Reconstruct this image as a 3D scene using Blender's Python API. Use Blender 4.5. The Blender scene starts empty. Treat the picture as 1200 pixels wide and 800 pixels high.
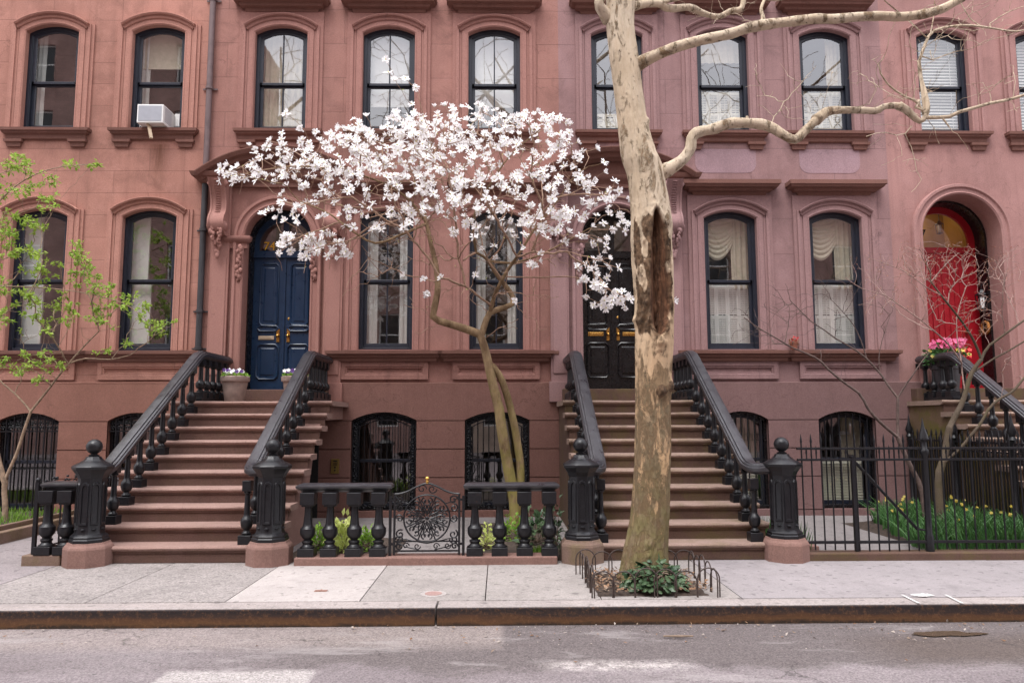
import bpy, bmesh, math, random
import numpy as np
from mathutils import Vector, Matrix, noise
from mathutils.geometry import tessellate_polygon
random.seed(11); PI = math.pi
S = bpy.context.scene; COL = S.collection
# ---------------------------------------------------------------- camera model (also turns a pixel of the 1200x800 photo into a point)
CF, CH = 860.0, 1.5
def cam_axes(p, y, r):
    f = Vector((math.sin(y)*math.cos(p), math.cos(y)*math.cos(p), math.sin(p)))
    ri = Vector((math.cos(y), -math.sin(y), 0)); up = ri.cross(f)
    return ri*math.cos(r)+up*math.sin(r), f, up*math.cos(r)-ri*math.sin(r)
RI, FW, UP = cam_axes(math.radians(6.1), math.radians(1.0), math.radians(-.15))
def at(u, v, Y):
    d = FW + RI*((u-600)/CF) - UP*((v-400)/CF)
    t = Y/d.y
    return Vector((t*d.x, Y, CH+t*d.z))
def onz(u, v, z=0.0):
    d = FW + RI*((u-600)/CF) - UP*((v-400)/CF)
    t = (z-CH)/d.z
    return Vector((t*d.x, t*d.y, z))
# ---------------------------------------------------------------- mesh accumulator
class MB:
    def __init__(s): s.v = []; s.f = []; s.m = []; s.mi = 0
    def add(s, vs, fs):
        o = len(s.v); s.v += [tuple(v) for v in vs]
        for f in fs: s.f.append(tuple(i+o for i in f)); s.m.append(s.mi)
    def box(s, x0, x1, y0, y1, z0, z1):
        s.add([(x0,y0,z0),(x1,y0,z0),(x1,y1,z0),(x0,y1,z0),(x0,y0,z1),(x1,y0,z1),(x1,y1,z1),(x0,y1,z1)],
              [(0,3,2,1),(4,5,6,7),(0,1,5,4),(1,2,6,5),(2,3,7,6),(3,0,4,7)])
    def obox(s, c, ax, ay, az):
        c = Vector(c); ax = Vector(ax); ay = Vector(ay); az = Vector(az)
        vs = [c+ax*i+ay*j+az*k for k in (-1,1) for i,j in ((-1,-1),(1,-1),(1,1),(-1,1))]
        s.add(vs, [(0,3,2,1),(4,5,6,7),(0,1,5,4),(1,2,6,5),(2,3,7,6),(3,0,4,7)])
    def bar(s, a, b, w, h=None):
        a = Vector(a); b = Vector(b); d = b-a; L = d.length
        if L < 1e-6: return
        d /= L; up = Vector((0,0,1)) if abs(d.z) < .9 else Vector((0,1,0))
        x = d.cross(up).normalized(); y = x.cross(d)
        s.obox((a+b)/2, x*w/2, d*L/2, y*(h or w)/2)
    def tube(s, pts, rad, n=8, cap=True):
        pts = [Vector(p) for p in pts]
        if len(pts) < 2: return
        if not hasattr(rad, '__len__'): rad = [rad]*len(pts)
        o = len(s.v); N = None; rings = []
        for i, p in enumerate(pts):
            t = (pts[min(i+1,len(pts)-1)]-pts[max(i-1,0)])
            if t.length < 1e-9: t = Vector((0,0,1))
            t.normalize()
            if N is None:
                N = t.cross(Vector((0,0,1)) if abs(t.z) < .95 else Vector((1,0,0))).normalized()
            else:
                N = N - t*N.dot(t)
                N = N.normalized() if N.length > 1e-6 else t.orthogonal().normalized()
            B = t.cross(N)
            for k in range(n):
                a = 2*PI*k/n
                s.v.append(tuple(p+(N*math.cos(a)+B*math.sin(a))*rad[i]))
        for i in range(len(pts)-1):
            for k in range(n):
                k2 = (k+1) % n
                s.f.append((o+i*n+k, o+i*n+k2, o+(i+1)*n+k2, o+(i+1)*n+k)); s.m.append(s.mi)
        if cap:
            s.f.append(tuple(o+k for k in range(n))[::-1]); s.m.append(s.mi)
            e = o+(len(pts)-1)*n
            s.f.append(tuple(e+k for k in range(n))); s.m.append(s.mi)
    def lathe(s, prof, n=16, c=(0,0,0), rot=0.0, apo=False):
        # prof: list of (r, z); apo: r is the flat-to-flat half width (square / octagon)
        o = len(s.v); k0 = 1/math.cos(PI/n) if apo else 1.0
        for r, z in prof:
            for k in range(n):
                a = 2*PI*(k+.5)/n+rot
                s.v.append((c[0]+r*k0*math.cos(a), c[1]+r*k0*math.sin(a), c[2]+z))
        for i in range(len(prof)-1):
            for k in range(n):
                k2 = (k+1) % n
                s.f.append((o+i*n+k, o+i*n+k2, o+(i+1)*n+k2, o+(i+1)*n+k)); s.m.append(s.mi)
        s.f.append(tuple(o+k for k in range(n))[::-1]); s.m.append(s.mi)
        e = o+(len(prof)-1)*n
        s.f.append(tuple(e+k for k in range(n))); s.m.append(s.mi)
    def ball(s, c, r, nu=16, nv=10, sc=(1,1,1)):
        o = len(s.v)
        for j in range(nv+1):
            th = PI*j/nv
            for k in range(nu):
                a = 2*PI*k/nu
                s.v.append((c[0]+r*sc[0]*math.sin(th)*math.cos(a), c[1]+r*sc[1]*math.sin(th)*math.sin(a), c[2]+r*sc[2]*math.cos(th)))
        for j in range(nv):
            for k in range(nu):
                k2 = (k+1) % nu
                s.f.append((o+j*nu+k, o+(j+1)*nu+k, o+(j+1)*nu+k2, o+j*nu+k2)); s.m.append(s.mi)
    def sweep_xz(s, path, prof, y, closed=False):
        # path [(x,z)], outward is left of travel; prof [(o,d)]: o outward, d towards the street
        n = len(path); o = len(s.v); np_ = len(prof)
        P = [Vector((a, b)) for a, b in path]
        for i in range(n):
            if closed: a, b = P[i]-P[i-1], P[(i+1) % n]-P[i]
            else:
                a = P[i]-P[i-1] if i else P[1]-P[0]
                b = P[i+1]-P[i] if i < n-1 else a
            a = a.normalized(); b = b.normalized()
            na = Vector((-a.y, a.x)); nb = Vector((-b.y, b.x)); m = na+nb
            m = m/max(.25, m.dot(na)) if m.length > 1e-6 else na
            for oo, d in prof:
                q = P[i]+m*oo; s.v.append((q.x, y-d, q.y))
        for i in range(n if closed else n-1):
            j = (i+1) % n
            for k in range(np_-1):
                s.f.append((o+i*np_+k, o+j*np_+k, o+j*np_+k+1, o+i*np_+k+1)); s.m.append(s.mi)
        if not closed:
            s.f.append(tuple(o+k for k in range(np_))); s.m.append(s.mi)
            e = o+(n-1)*np_
            s.f.append(tuple(e+k for k in range(np_))[::-1]); s.m.append(s.mi)
    def cornice(s, x0, x1, y, prof):
        # prof [(proj, z)] bottom to top, mitred returns at both ends
        o = len(s.v)
        for p, z in prof:
            s.v += [(x0-p, y, z), (x0-p, y-p, z), (x1+p, y-p, z), (x1+p, y, z)]
        for i in range(len(prof)-1):
            for k in range(3):
                s.f.append((o+4*i+k, o+4*i+k+1, o+4*i+5+k, o+4*i+4+k)); s.m.append(s.mi)
        s.f.append((o+3, o+2, o+1, o)); s.m.append(s.mi)
        e = o+4*(len(prof)-1)
        s.f.append((e, e+1, e+2, e+3)); s.m.append(s.mi)
    def sweep3(s, pts, prof):
        # prof [(lateral, up)] closed section swept along a 3D path (handrails)
        pts = [Vector(p) for p in pts]; o = len(s.v); m = len(prof)
        for i, p in enumerate(pts):
            t = (pts[min(i+1,len(pts)-1)]-pts[max(i-1,0)]).normalized()
            lat = t.cross(Vector((0,0,1))).normalized(); up = lat.cross(t)
            for a, b in prof: s.v.append(tuple(p+lat*a+up*b))
        for i in range(len(pts)-1):
            for k in range(m):
                k2 = (k+1) % m
                s.f.append((o+i*m+k, o+i*m+k2, o+(i+1)*m+k2, o+(i+1)*m+k)); s.m.append(s.mi)
        s.f.append(tuple(o+k for k in range(m))[::-1]); s.m.append(s.mi)
        e = o+(len(pts)-1)*m
        s.f.append(tuple(e+k for k in range(m))); s.m.append(s.mi)
    def plate(s, outer, holes, y, reveal=0.0, rev_holes=True, top=None):
        polys = [outer]+holes; flat = [p for q in polys for p in q]
        tris = tessellate_polygon([[Vector((a, b, 0)) for a, b in q] for q in polys])
        s.add([(a, y, b) for a, b in flat], [tuple(t) for t in tris])
        if reveal:
            for q in (holes if rev_holes else []):
                n = len(q)
                s.add([(a, y, b) for a, b in q]+[(a, y+reveal, b) for a, b in q],
                      [(i, (i+1) % n, n+(i+1) % n, n+i) for i in range(n)])
    def prism(s, poly, y0, y1):
        # poly [(x,z)] extruded from y0 to y1, both ends closed
        n = len(poly)
        tris = [tuple(t) for t in tessellate_polygon([[Vector((a, b, 0)) for a, b in poly]])]
        s.add([(a, y0, b) for a, b in poly], tris)
        s.add([(a, y1, b) for a, b in poly], [t[::-1] for t in tris])
        s.add([(a, y0, b) for a, b in poly]+[(a, y1, b) for a, b in poly], [(i, (i+1) % n, n+(i+1) % n, n+i) for i in range(n)])
    def prism_x(s, poly, x0, x1):
        # poly [(y,z)] extruded along x
        n = len(poly)
        tris = [tuple(t) for t in tessellate_polygon([[Vector((a, b, 0)) for a, b in poly]])]
        s.add([(x0, a, b) for a, b in poly], tris)
        s.add([(x1, a, b) for a, b in poly], [t[::-1] for t in tris])
        s.add([(x0, a, b) for a, b in poly]+[(x1, a, b) for a, b in poly], [(i, (i+1) % n, n+(i+1) % n, n+i) for i in range(n)])
    def build(s, name, mat, parent=None, smooth=None, bevel=0.0, weld=False, org=None):
        me = bpy.data.meshes.new(name)
        L = Vector(ORG[parent.name]) if parent else Vector(org or (0,0,0))
        me.from_pydata([(v[0]-L.x, v[1]-L.y, v[2]-L.z) for v in s.v], [], s.f)
        for m in (mat if isinstance(mat, (list, tuple)) else [mat]): me.materials.append(m)
        me.polygons.foreach_set('material_index', s.m)
        bm = bmesh.new(); bm.from_mesh(me)
        if weld: bmesh.ops.remove_doubles(bm, verts=bm.verts, dist=1e-5)
        bmesh.ops.recalc_face_normals(bm, faces=bm.faces)
        bm.to_mesh(me); bm.free()
        if smooth is not None:
            me.polygons.foreach_set('use_smooth', [True]*len(me.polygons))
            if smooth < 179: me.set_sharp_from_angle(angle=math.radians(smooth))
        o = bpy.data.objects.new(name, me); COL.objects.link(o)
        if parent: o.parent = parent
        else: o.location = L
        ORG[o.name] = tuple(L)
        if bevel:
            b = o.modifiers.new('Bevel', 'BEVEL'); b.width = bevel; b.segments = 2; b.limit_method = 'ANGLE'; b.angle_limit = math.radians(40)
        return o
ORG = {}
def thing(name, label, cat, loc=(0,0,0), group=None, kind=None):
    o = bpy.data.objects.new(name, None); COL.objects.link(o); o.location = loc; o.empty_display_size = .2
    ORG[o.name] = tuple(loc)
    return tag(o, label, cat, group, kind)
def tag(o, label=None, cat=None, group=None, kind=None):
    if label: o['label'] = label
    if cat: o['category'] = cat
    if group: o['group'] = group
    if kind: o['kind'] = kind
    return o
def copy_tree(o, parent=None, loc=None):
    c = o.copy(); COL.objects.link(c); c.parent = parent
    if loc is not None: c.location = loc
    ORG[c.name] = tuple(c.location) if parent is None else ORG[parent.name]
    for ch in list(o.children): copy_tree(ch, c)
    return c
def arch(cx, hw, zs, rise, n=14):
    if rise >= hw-1e-6: return [(cx-hw*math.cos(PI*i/n), zs+rise*math.sin(PI*i/n)) for i in range(n+1)]
    R = (hw*hw+rise*rise)/(2*rise); a0 = math.asin(hw/R); zc = zs+rise-R
    return [(cx+R*math.sin(-a0+2*a0*i/n), zc+R*math.cos(-a0+2*a0*i/n)) for i in range(n+1)]
def opening(cx, hw, zb, zt, rise, n=14):
    return [(cx-hw, zb)]+arch(cx, hw, zt-rise, rise, n)+[(cx+hw, zb)]
def spline(pts, n=6):
    P = [Vector(p) for p in pts]; out = []
    for i in range(len(P)-1):
        a, b, c, d = P[max(i-1,0)], P[i], P[i+1], P[min(i+2,len(P)-1)]
        for k in range(n):
            t = k/n
            out.append(.5*((2*b)+(c-a)*t+(2*a-5*b+4*c-d)*t*t+(3*b-a-3*c+d)*t**3))
    out.append(P[-1]); return out
# ---------------------------------------------------------------- materials
def srgb(r, g, b):
    f = lambda c: (c/255/12.92) if c/255 <= .04045 else ((c/255+.055)/1.055)**2.4
    return (f(r), f(g), f(b), 1)
class NT:
    def __init__(s, name):
        s.mat = bpy.data.materials.new(name); s.mat.use_nodes = True; s.t = s.mat.node_tree; s.t.nodes.clear()
        s.out = s.n('ShaderNodeOutputMaterial'); s.b = s.n('ShaderNodeBsdfPrincipled'); s.l(s.b.outputs[0], s.out.inputs[0])
        s.pos = s.n('ShaderNodeNewGeometry').outputs['Position']
    def n(s, t, **k):
        o = s.t.nodes.new(t)
        for a, b in k.items(): setattr(o, a, b)
        return o
    def l(s, a, b): s.t.links.new(a, b)
    def noise(s, scale, detail=4, rough=.55, stretch=(1,1,1), dist=0.0, vec=None):
        m = s.n('ShaderNodeMapping'); m.inputs['Scale'].default_value = stretch; s.l(vec or s.pos, m.inputs[0])
        o = s.n('ShaderNodeTexNoise'); s.l(m.outputs[0], o.inputs['Vector'])
        o.inputs['Scale'].default_value = scale; o.inputs['Detail'].default_value = detail; o.inputs['Roughness'].default_value = rough; o.inputs['Distortion'].default_value = dist
        return o.outputs['Fac']
    def ramp(s, fac, stops, interp='LINEAR'):
        r = s.n('ShaderNodeValToRGB'); s.l(fac, r.inputs[0]); e = r.color_ramp.elements; r.color_ramp.interpolation = interp
        while len(e) < len(stops): e.new(.5)
        for k, (p, c) in enumerate(stops):
            e[k].position = p; e[k].color = c if hasattr(c, '__len__') else (c, c, c, 1)
        return r.outputs[0]
    def mix(s, fac, a, b, mode='MIX'):
        m = s.n('ShaderNodeMix', data_type='RGBA', blend_type=mode)
        for v, i in ((fac, 0), (a, 6), (b, 7)):
            if hasattr(v, 'is_linked'): s.l(v, m.inputs[i])
            else: m.inputs[i].default_value = v
        return m.outputs[2]
    def math(s, op, a, b=0.0, c=None):
        m = s.n('ShaderNodeMath', operation=op)
        for v, i in ((a, 0), (b, 1), (c, 2)):
            if v is None: continue
            if hasattr(v, 'is_linked'): s.l(v, m.inputs[i])
            else: m.inputs[i].default_value = v
        return m.outputs[0]
    def xyz(s):
        q = s.n('ShaderNodeSeparateXYZ'); s.l(s.pos, q.inputs[0]); return q.outputs
    def bump(s, h, strength=.3, dist=.01):
        b = s.n('ShaderNodeBump'); b.inputs['Strength'].default_value = strength; b.inputs['Distance'].default_value = dist
        s.l(h, b.inputs['Height']); s.l(b.outputs[0], s.b.inputs['Normal'])
    def set(s, col=None, rough=None, metal=None, spec=None):
        for v, k in ((col, 'Base Color'), (rough, 'Roughness'), (metal, 'Metallic'), (spec, 'Specular IOR Level')):
            if v is None: continue
            if hasattr(v, 'is_linked'): s.l(v, s.b.inputs[k])
            else: s.b.inputs[k].default_value = v
        return s.mat
def stone(name, c, streak=.5, ashlar=None, moss=0.0, mott=.42, drip=None):
    t = NT(name); c = tuple(c[:3])+(1,)
    dk = tuple(x*.62 for x in c[:3])+(1,); lt = (min(1,c[0]*1.22), min(1,c[1]*1.27), min(1,c[2]*1.3), 1)
    n1 = t.noise(.55, 5, .6); n2 = t.noise(3.2, 6, .65); n3 = t.noise(60, 3, .6)
    col = t.mix(t.ramp(n1, [(.36,0),(.66,1)]), tuple(x*(1-mott*.5) for x in c[:3])+(1,), tuple(min(1,x*(1+mott*.45)) for x in c[:3])+(1,))
    col = t.mix(t.math('MULTIPLY', t.ramp(n2, [(.5,0),(.72,1)]), mott*1.6), col, lt)
    col = t.mix(t.math('MULTIPLY', t.ramp(t.noise(2.0, 6, .7, (1,1,1), .6), [(.52,0),(.7,1)]), mott*1.5), col, dk)
    st = t.ramp(t.noise(2.4, 6, .65, (3.2,3.2,.16)), [(.5,0),(.75,1)])
    col = t.mix(t.math('MULTIPLY', st, streak), col, dk)
    sp = t.ramp(t.noise(1.1, 8, .78, (1,1,.7), .8), [(.56,0),(.60,1)])
    col = t.mix(t.math('MULTIPLY', sp, mott*.55), col, tuple(min(1,x*1.22) for x in c[:3])+(1,))
    ck = t.n('ShaderNodeTexVoronoi'); ck.feature = 'DISTANCE_TO_EDGE'; ck.inputs['Scale'].default_value = .55; wv = t.n('ShaderNodeVectorMath', operation='ADD'); nw = t.n('ShaderNodeTexNoise'); nw.inputs['Scale'].default_value = 3.0; nw.inputs['Detail'].default_value = 5; t.l(t.pos, nw.inputs['Vector']); t.l(t.pos, wv.inputs[0]); t.l(nw.outputs['Color'], wv.inputs[1]); t.l(wv.outputs[0], ck.inputs['Vector'])
    crack = t.math('MULTIPLY', t.ramp(ck.outputs['Distance'], [(.0,1),(.006,0)]), t.ramp(n1, [(.48,0),(.55,1)]))
    col = t.mix(t.math('MULTIPLY', crack, .45), col, tuple(x*.4 for x in c[:3])+(1,))
    col = t.mix(.22, col, t.ramp(n3, [(.3,.2),(.7,.9)]), 'OVERLAY')
    if drip:
        q = t.xyz(); dx = t.math('ABSOLUTE', t.math('ADD', t.math('SUBTRACT', q[0], drip[0]), t.math('MULTIPLY', t.math('SUBTRACT', t.noise(3, 4), .5), .10)))
        mk = t.math('MULTIPLY', t.ramp(dx, [(.0,1),(.17,0)]), t.math('MULTIPLY', t.ramp(t.math('SUBTRACT', q[2], drip[1]), [(0,0),(.9,1)]), t.ramp(t.math('SUBTRACT', q[2], drip[2]), [(0,1),(.03,0)])))
        col = t.mix(t.math('MULTIPLY', mk, t.ramp(t.noise(9, 5, .7, (3,3,.2)), [(.35,.1),(.6,.75)])), col, (.17,.075,.045,1))
    hgt = t.math('ADD', t.math('MULTIPLY', n3, .35), t.math('MULTIPLY', n2, .5))
    if ashlar:
        q = t.xyz(); cb = t.n('ShaderNodeCombineXYZ'); t.l(q[0], cb.inputs[0]); t.l(q[2], cb.inputs[1])
        b = t.n('ShaderNodeTexBrick'); t.l(cb.outputs[0], b.inputs['Vector'])
        b.inputs['Scale'].default_value = 1; b.inputs['Mortar Size'].default_value = .006; b.inputs['Mortar Smooth'].default_value = .4
        b.inputs['Brick Width'].default_value = ashlar[0]; b.inputs['Row Height'].default_value = ashlar[1]
        b.inputs['Color1'].default_value = (.40,.40,.40,1); b.inputs['Color2'].default_value = (.60,.60,.60,1); b.inputs['Mortar'].default_value = (.5,.5,.5,1)
        col = t.mix(ashlar[2], col, b.outputs['Color'], 'OVERLAY')
        col = t.mix(t.math('MULTIPLY', b.outputs['Fac'], .48), col, tuple(x*.45 for x in c[:3])+(1,))
        hgt = t.math('SUBTRACT', hgt, t.math('MULTIPLY', b.outputs['Fac'], 1.2))
    if moss:
        mm = t.math('MULTIPLY', t.ramp(t.noise(3.5, 6, .7), [(.46,0),(.62,1)]), moss)
        col = t.mix(mm, col, srgb(92,86,40))
    t.bump(hgt, .42, .012)
    return t.set(col, .88, spec=.25)
def plain(name, c, rough=.5, metal=0.0, var=.12, scale=14, bump=.0, spec=.5):
    t = NT(name); c = tuple(c[:3])+(1,); n = t.noise(scale, 5, .6)
    col = t.mix(t.ramp(n, [(.3,0),(.7,1)]), tuple(x*(1-var) for x in c[:3])+(1,), tuple(min(1,x*(1+var)) for x in c[:3])+(1,))
    if bump: t.bump(n, bump, .006)
    r = t.ramp(t.noise(scale*2, 3), [(.3,max(0,rough-.08)),(.7,min(1,rough+.08))])
    return t.set(col, r, metal, spec)
MT = {}
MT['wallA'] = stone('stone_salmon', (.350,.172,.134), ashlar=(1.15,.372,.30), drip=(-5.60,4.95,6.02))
MT['wallB'] = stone('stone_brown_pink', (.280,.141,.117), ashlar=(1.3,.60,.12), streak=.3)
MT['wallC'] = stone('stone_mauve', (.258,.153,.149), ashlar=(1.4,.60,.10), streak=.3)
MT['wallD'] = stone('stone_pink', (.315,.171,.155), streak=.5, mott=.35)
MT['trimA'] = stone('trim_salmon', (.375,.187,.147), mott=.18, streak=.3)
MT['trimB'] = stone('trim_brown_pink', (.305,.155,.130), mott=.15, streak=.3)
MT['trimC'] = stone('trim_mauve', (.278,.167,.162), mott=.15, streak=.3)
MT['trimD'] = stone('trim_pink', (.328,.18,.164), mott=.15, streak=.3)
MT['corn'] = stone('cornice_brown', (.178,.087,.069), mott=.2, streak=.25)
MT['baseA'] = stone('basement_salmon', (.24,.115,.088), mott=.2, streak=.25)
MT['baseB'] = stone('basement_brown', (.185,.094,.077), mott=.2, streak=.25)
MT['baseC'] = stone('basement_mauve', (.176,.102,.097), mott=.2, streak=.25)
MT['step'] = stone('step_brownstone', (.115,.064,.052), mott=.3, streak=.15, moss=.08)  # dark riser tone, with the shade on the risers put into the colour
MT['tread'] = stone('worn_lit_tread_brownstone', (.275,.175,.148), mott=.25, streak=.0, moss=.05)  # tread copy lightened for foot wear and for light from above
MT['treadmoss'] = stone('worn_lit_tread_mossy', (.275,.19,.155), mott=.3, streak=.0, moss=.3)  # mossy treads, lightened likewise for wear and overhead light
MT['mosswall'] = stone('mossy_side_wall', (.14,.09,.055), mott=.4, streak=.3, moss=.95)
MT['stepmoss'] = stone('step_brownstone_mossy', (.100,.058,.044), mott=.35, streak=.2, moss=.35)  # mossy riser tone, also darkened to carry the risers' shade
MT['plinth'] = stone('plinth_brownstone', (.225,.130,.108), mott=.3, streak=.2)
MT['plinthmoss'] = stone('plinth_brownstone_mossy', (.19,.125,.098), mott=.35, streak=.2, moss=.35)
def iron(nm='black_painted_iron', spec=.38, r0=.28, k=1.0):
    t = NT(nm); n = t.noise(30, 5, .7)
    col = t.mix(t.ramp(n, [(.35,0),(.7,1)]), (.006*k,.006*k,.008*k,1), (.013*k,.0125*k,.015*k,1))
    col = t.mix(t.math('MULTIPLY', t.ramp(t.noise(7, 6, .75), [(.60,0),(.76,1)]), .25), col, (.045,.043,.047,1))
    col = t.mix(t.math('MULTIPLY', t.ramp(t.noise(19, 6, .8), [(.63,0),(.70,1)]), .55), col, (.060,.026,.014,1))
    t.bump(t.math('ADD', t.noise(55, 4, .6), t.math('MULTIPLY', t.noise(14, 5, .7), .8)), .22, .005)
    return t.set(col, t.ramp(t.noise(9, 5), [(.3,r0),(.7,r0+.2)]), 0, spec)
MT['iron'] = iron(); MT['rail'] = iron('black_handrail_sky_lit', 1.0, .26, 2.4)  # rail: the same iron with a lighter colour for the sky's sheen
MT['frame'] = plain('window_frame_navy', (.012,.015,.026), .38, var=.2)
MT['blue'] = plain('door_blue', (.008,.026,.064), .33, var=.12, scale=5)
MT['blackdoor'] = plain('door_black', (.007,.006,.007), .28, var=.2, scale=5)
MT['red'] = plain('door_red', (.31,.006,.014), .35, var=.12, scale=5)
MT['brass'] = plain('brass', (.62,.36,.10), .28, 1.0)
MT['gold'] = plain('gold_leaf', (.75,.42,.05), .4, .6)
MT['white'] = plain('white_paint', (.72,.72,.70), .5, var=.05)
MT['cream'] = plain('cream_shutter', (.74,.68,.55), .6, var=.05)
MT['whiteshut'] = plain('white_shutter', (.76,.73,.68), .6, var=.05)
MT['drape'] = plain('drape_white', (.66,.64,.60), .9, var=.08)
MT['drapecream'] = plain('drape_cream', (.60,.52,.40), .9, var=.1)
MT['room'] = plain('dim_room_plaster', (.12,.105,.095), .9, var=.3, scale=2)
MT['void'] = plain('dark_passage', (.012,.011,.011), .95)  # near-black; colours the painted passage shade and small black fittings
MT['wornpaint'] = plain('worn_white_paint', (.50,.485,.47), .8, var=.25, scale=30)
MT['grey'] = plain('grey_plastic', (.42,.43,.47), .5, var=.05)
MT['pipe'] = plain('downpipe_brown', (.125,.082,.082), .55, var=.25, scale=8)
MT['pipedark'] = plain('downpipe_dark', (.030,.028,.032), .5, var=.25, scale=8)
MT['terracotta'] = plain('weathered_clay', (.25,.185,.16), .9, var=.3, scale=9, bump=.2)
MT['soil'] = plain('soil', (.045,.030,.022), .95, var=.5, scale=25, bump=.8)
MT['wood'] = plain('pale_wood', (.42,.32,.22), .7, var=.2)
MT['ochre'] = plain('ochre_wall', (.36,.20,.035), .8, var=.1, scale=3)
def glass():
    t = NT('window_glass'); t.t.nodes.remove(t.b)
    g = t.n('ShaderNodeBsdfGlossy'); g.inputs['Roughness'].default_value = .012
    tr = t.n('ShaderNodeBsdfTransparent'); tr.inputs[0].default_value = (.90,.92,.92,1)
    lw = t.n('ShaderNodeLayerWeight'); lw.inputs[0].default_value = .5
    fac = t.math('ADD', t.math('MULTIPLY', t.math('POWER', lw.outputs['Facing'], 4.0), .85), GLASSF)
    m = t.n('ShaderNodeMixShader'); t.l(fac, m.inputs[0]); t.l(tr.outputs[0], m.inputs[1]); t.l(g.outputs[0], m.inputs[2])
    b = t.n('ShaderNodeBump'); b.inputs['Strength'].default_value = .012; b.inputs['Distance'].default_value = .02
    t.l(t.noise(2.6, 2, .5), b.inputs['Height']); t.l(b.outputs[0], g.inputs['Normal'])
    t.l(m.outputs[0], t.out.inputs[0]); return t.mat
GLASSF = .25
MT['glass'] = glass()
def leafmat(name, c1, c2, trans=.4, rough=.5):
    t = NT(name); t.t.nodes.remove(t.b)
    n = t.noise(7, 3); col = t.mix(t.ramp(n, [(.35,0),(.65,1)]), tuple(c1)+(1,), tuple(c2)+(1,))
    p = t.n('ShaderNodeBsdfPrincipled'); p.inputs['Roughness'].default_value = rough; p.inputs['Specular IOR Level'].default_value = .3
    tl = t.n('ShaderNodeBsdfTranslucent'); t.l(col, p.inputs['Base Color']); t.l(col, tl.inputs[0])
    m = t.n('ShaderNodeMixShader'); m.inputs[0].default_value = trans
    t.l(p.outputs[0], m.inputs[1]); t.l(tl.outputs[0], m.inputs[2]); t.l(m.outputs[0], t.out.inputs[0]); return t.mat
MT['petal'] = leafmat('magnolia_petal', (.93,.91,.91), (.95,.94,.94), .28, .6)
MT['petalheart'] = plain('magnolia_heart', (.60,.55,.22), .7)
MT['spring'] = leafmat('spring_leaf', (.22,.36,.045), (.40,.54,.10), .45)
MT['ivy'] = leafmat('ivy_leaf', (.020,.050,.022), (.09,.14,.068), .12, .35)
MT['green'] = leafmat('shrub_leaf', (.13,.26,.03), (.26,.42,.06), .35)
MT['lime'] = leafmat('lime_leaf', (.48,.56,.14), (.68,.72,.30), .4)
MT['deep'] = leafmat('daffodil_leaf', (.035,.105,.030), (.075,.17,.045), .25)
MT['grassm'] = leafmat('grass_blade', (.10,.22,.025), (.20,.34,.05), .3)
MT['yellow'] = leafmat('yellow_petal', (.70,.55,.09), (.78,.66,.20), .3)
MT['pink'] = leafmat('pink_petal', (.62,.09,.22), (.72,.20,.34), .3)
MT['violet'] = leafmat('violet_petal', (.08,.03,.16), (.16,.07,.28), .2)
MT['redpetal'] = leafmat('red_petal', (.55,.02,.03), (.7,.06,.05), .2)
MT['deadleaf'] = leafmat('dead_leaf', (.16,.085,.045), (.30,.18,.11), .1, .8)
MT['bark'] = plain('grey_brown_bark', (.20,.145,.105), .9, var=.4, scale=18, bump=.6)
MT['barkmag'] = None
EXPO = 1.17
MT['patch'] = stone('repair_mauve', (.29,.19,.205), mott=.3, streak=.2)
# ---------------------------------------------------------------- houses
YF = 11.80; YL = 11.755
def soft(mb, name, mat, parent, ang=35, bevel=0): return mb.build(name, mat, parent, smooth=ang, bevel=bevel)
ARCHI = [(-.004,-.06),(-.004,.035),(.018,.05),(.032,.040),(.10,.040),(.11,.02),(.11,0)]
BROW = [(-.095,.0),(-.085,.060),(-.060,.075),(-.055,.060),(-.035,.065),(-.028,.100),(-.004,.115),(.004,.11),(.006,.0)]
HOOD = [(.0,0),(.04,.0),(.055,.05),(.12,.06),(.135,.10),(.20,.115),(.22,.16),(.235,.16),(.235,.235),(.0,.25)]
def pleat(mb, x0, x1, z0, z1, y, amp=.018, per=.075, taper=0.0):
    nx = max(6, int((x1-x0)/per*6)); nz = 10; o = []
    for j in range(nz+1):
        t = j/nz; z = z1+(z0-z1)*t
        for i in range(nx+1):
            s = i/nx; w = 1-taper*math.sin(PI*min(1,t*1.1))*.5
            o.append((x0+(x1-x0)*s*w, y+amp*math.sin(2*PI*s*(x1-x0)/per+.6*math.sin(3*t)), z))
    mb.add(o, [(j*(nx+1)+i, j*(nx+1)+i+1, (j+1)*(nx+1)+i+1, (j+1)*(nx+1)+i) for j in range(nz) for i in range(nx)])
def louvre(mb, x0, x1, z0, z1, y):
    s = .03
    mb.box(x0, x0+s, y, y+.025, z0, z1); mb.box(x1-s, x1, y, y+.025, z0, z1)
    mid = (z0+z1)/2
    for a, b in ((z0, z0+.05), (z1-.05, z1), (mid-.025, mid+.025)): mb.box(x0+s, x1-s, y+.001, y+.024, a, b)
    z = z0+.06
    while z < z1-.06:
        if abs(z-mid) > .031:
            mb.obox(((x0+x1)/2, y+.013, z), ((x1-x0)/2-s, 0, 0), (0, .010, .0135), (0, -.002, .001))
        z += .030
    mb.box((x0+x1)/2-.004, (x0+x1)/2+.004, y-.008, y, z0+.06, z1-.06)
def blind(mb, x0, x1, z0, z1, y, step=.05):
    z = z0
    while z < z1:
        mb.obox(((x0+x1)/2, y, z), ((x1-x0)/2, 0, 0), (0, .013, .020), (0, -.001, .001)); z += step
    for x in (x0+.12, x1-.12): mb.box(x-.004, x+.004, y-.018, y-.014, z0, z1)
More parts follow.
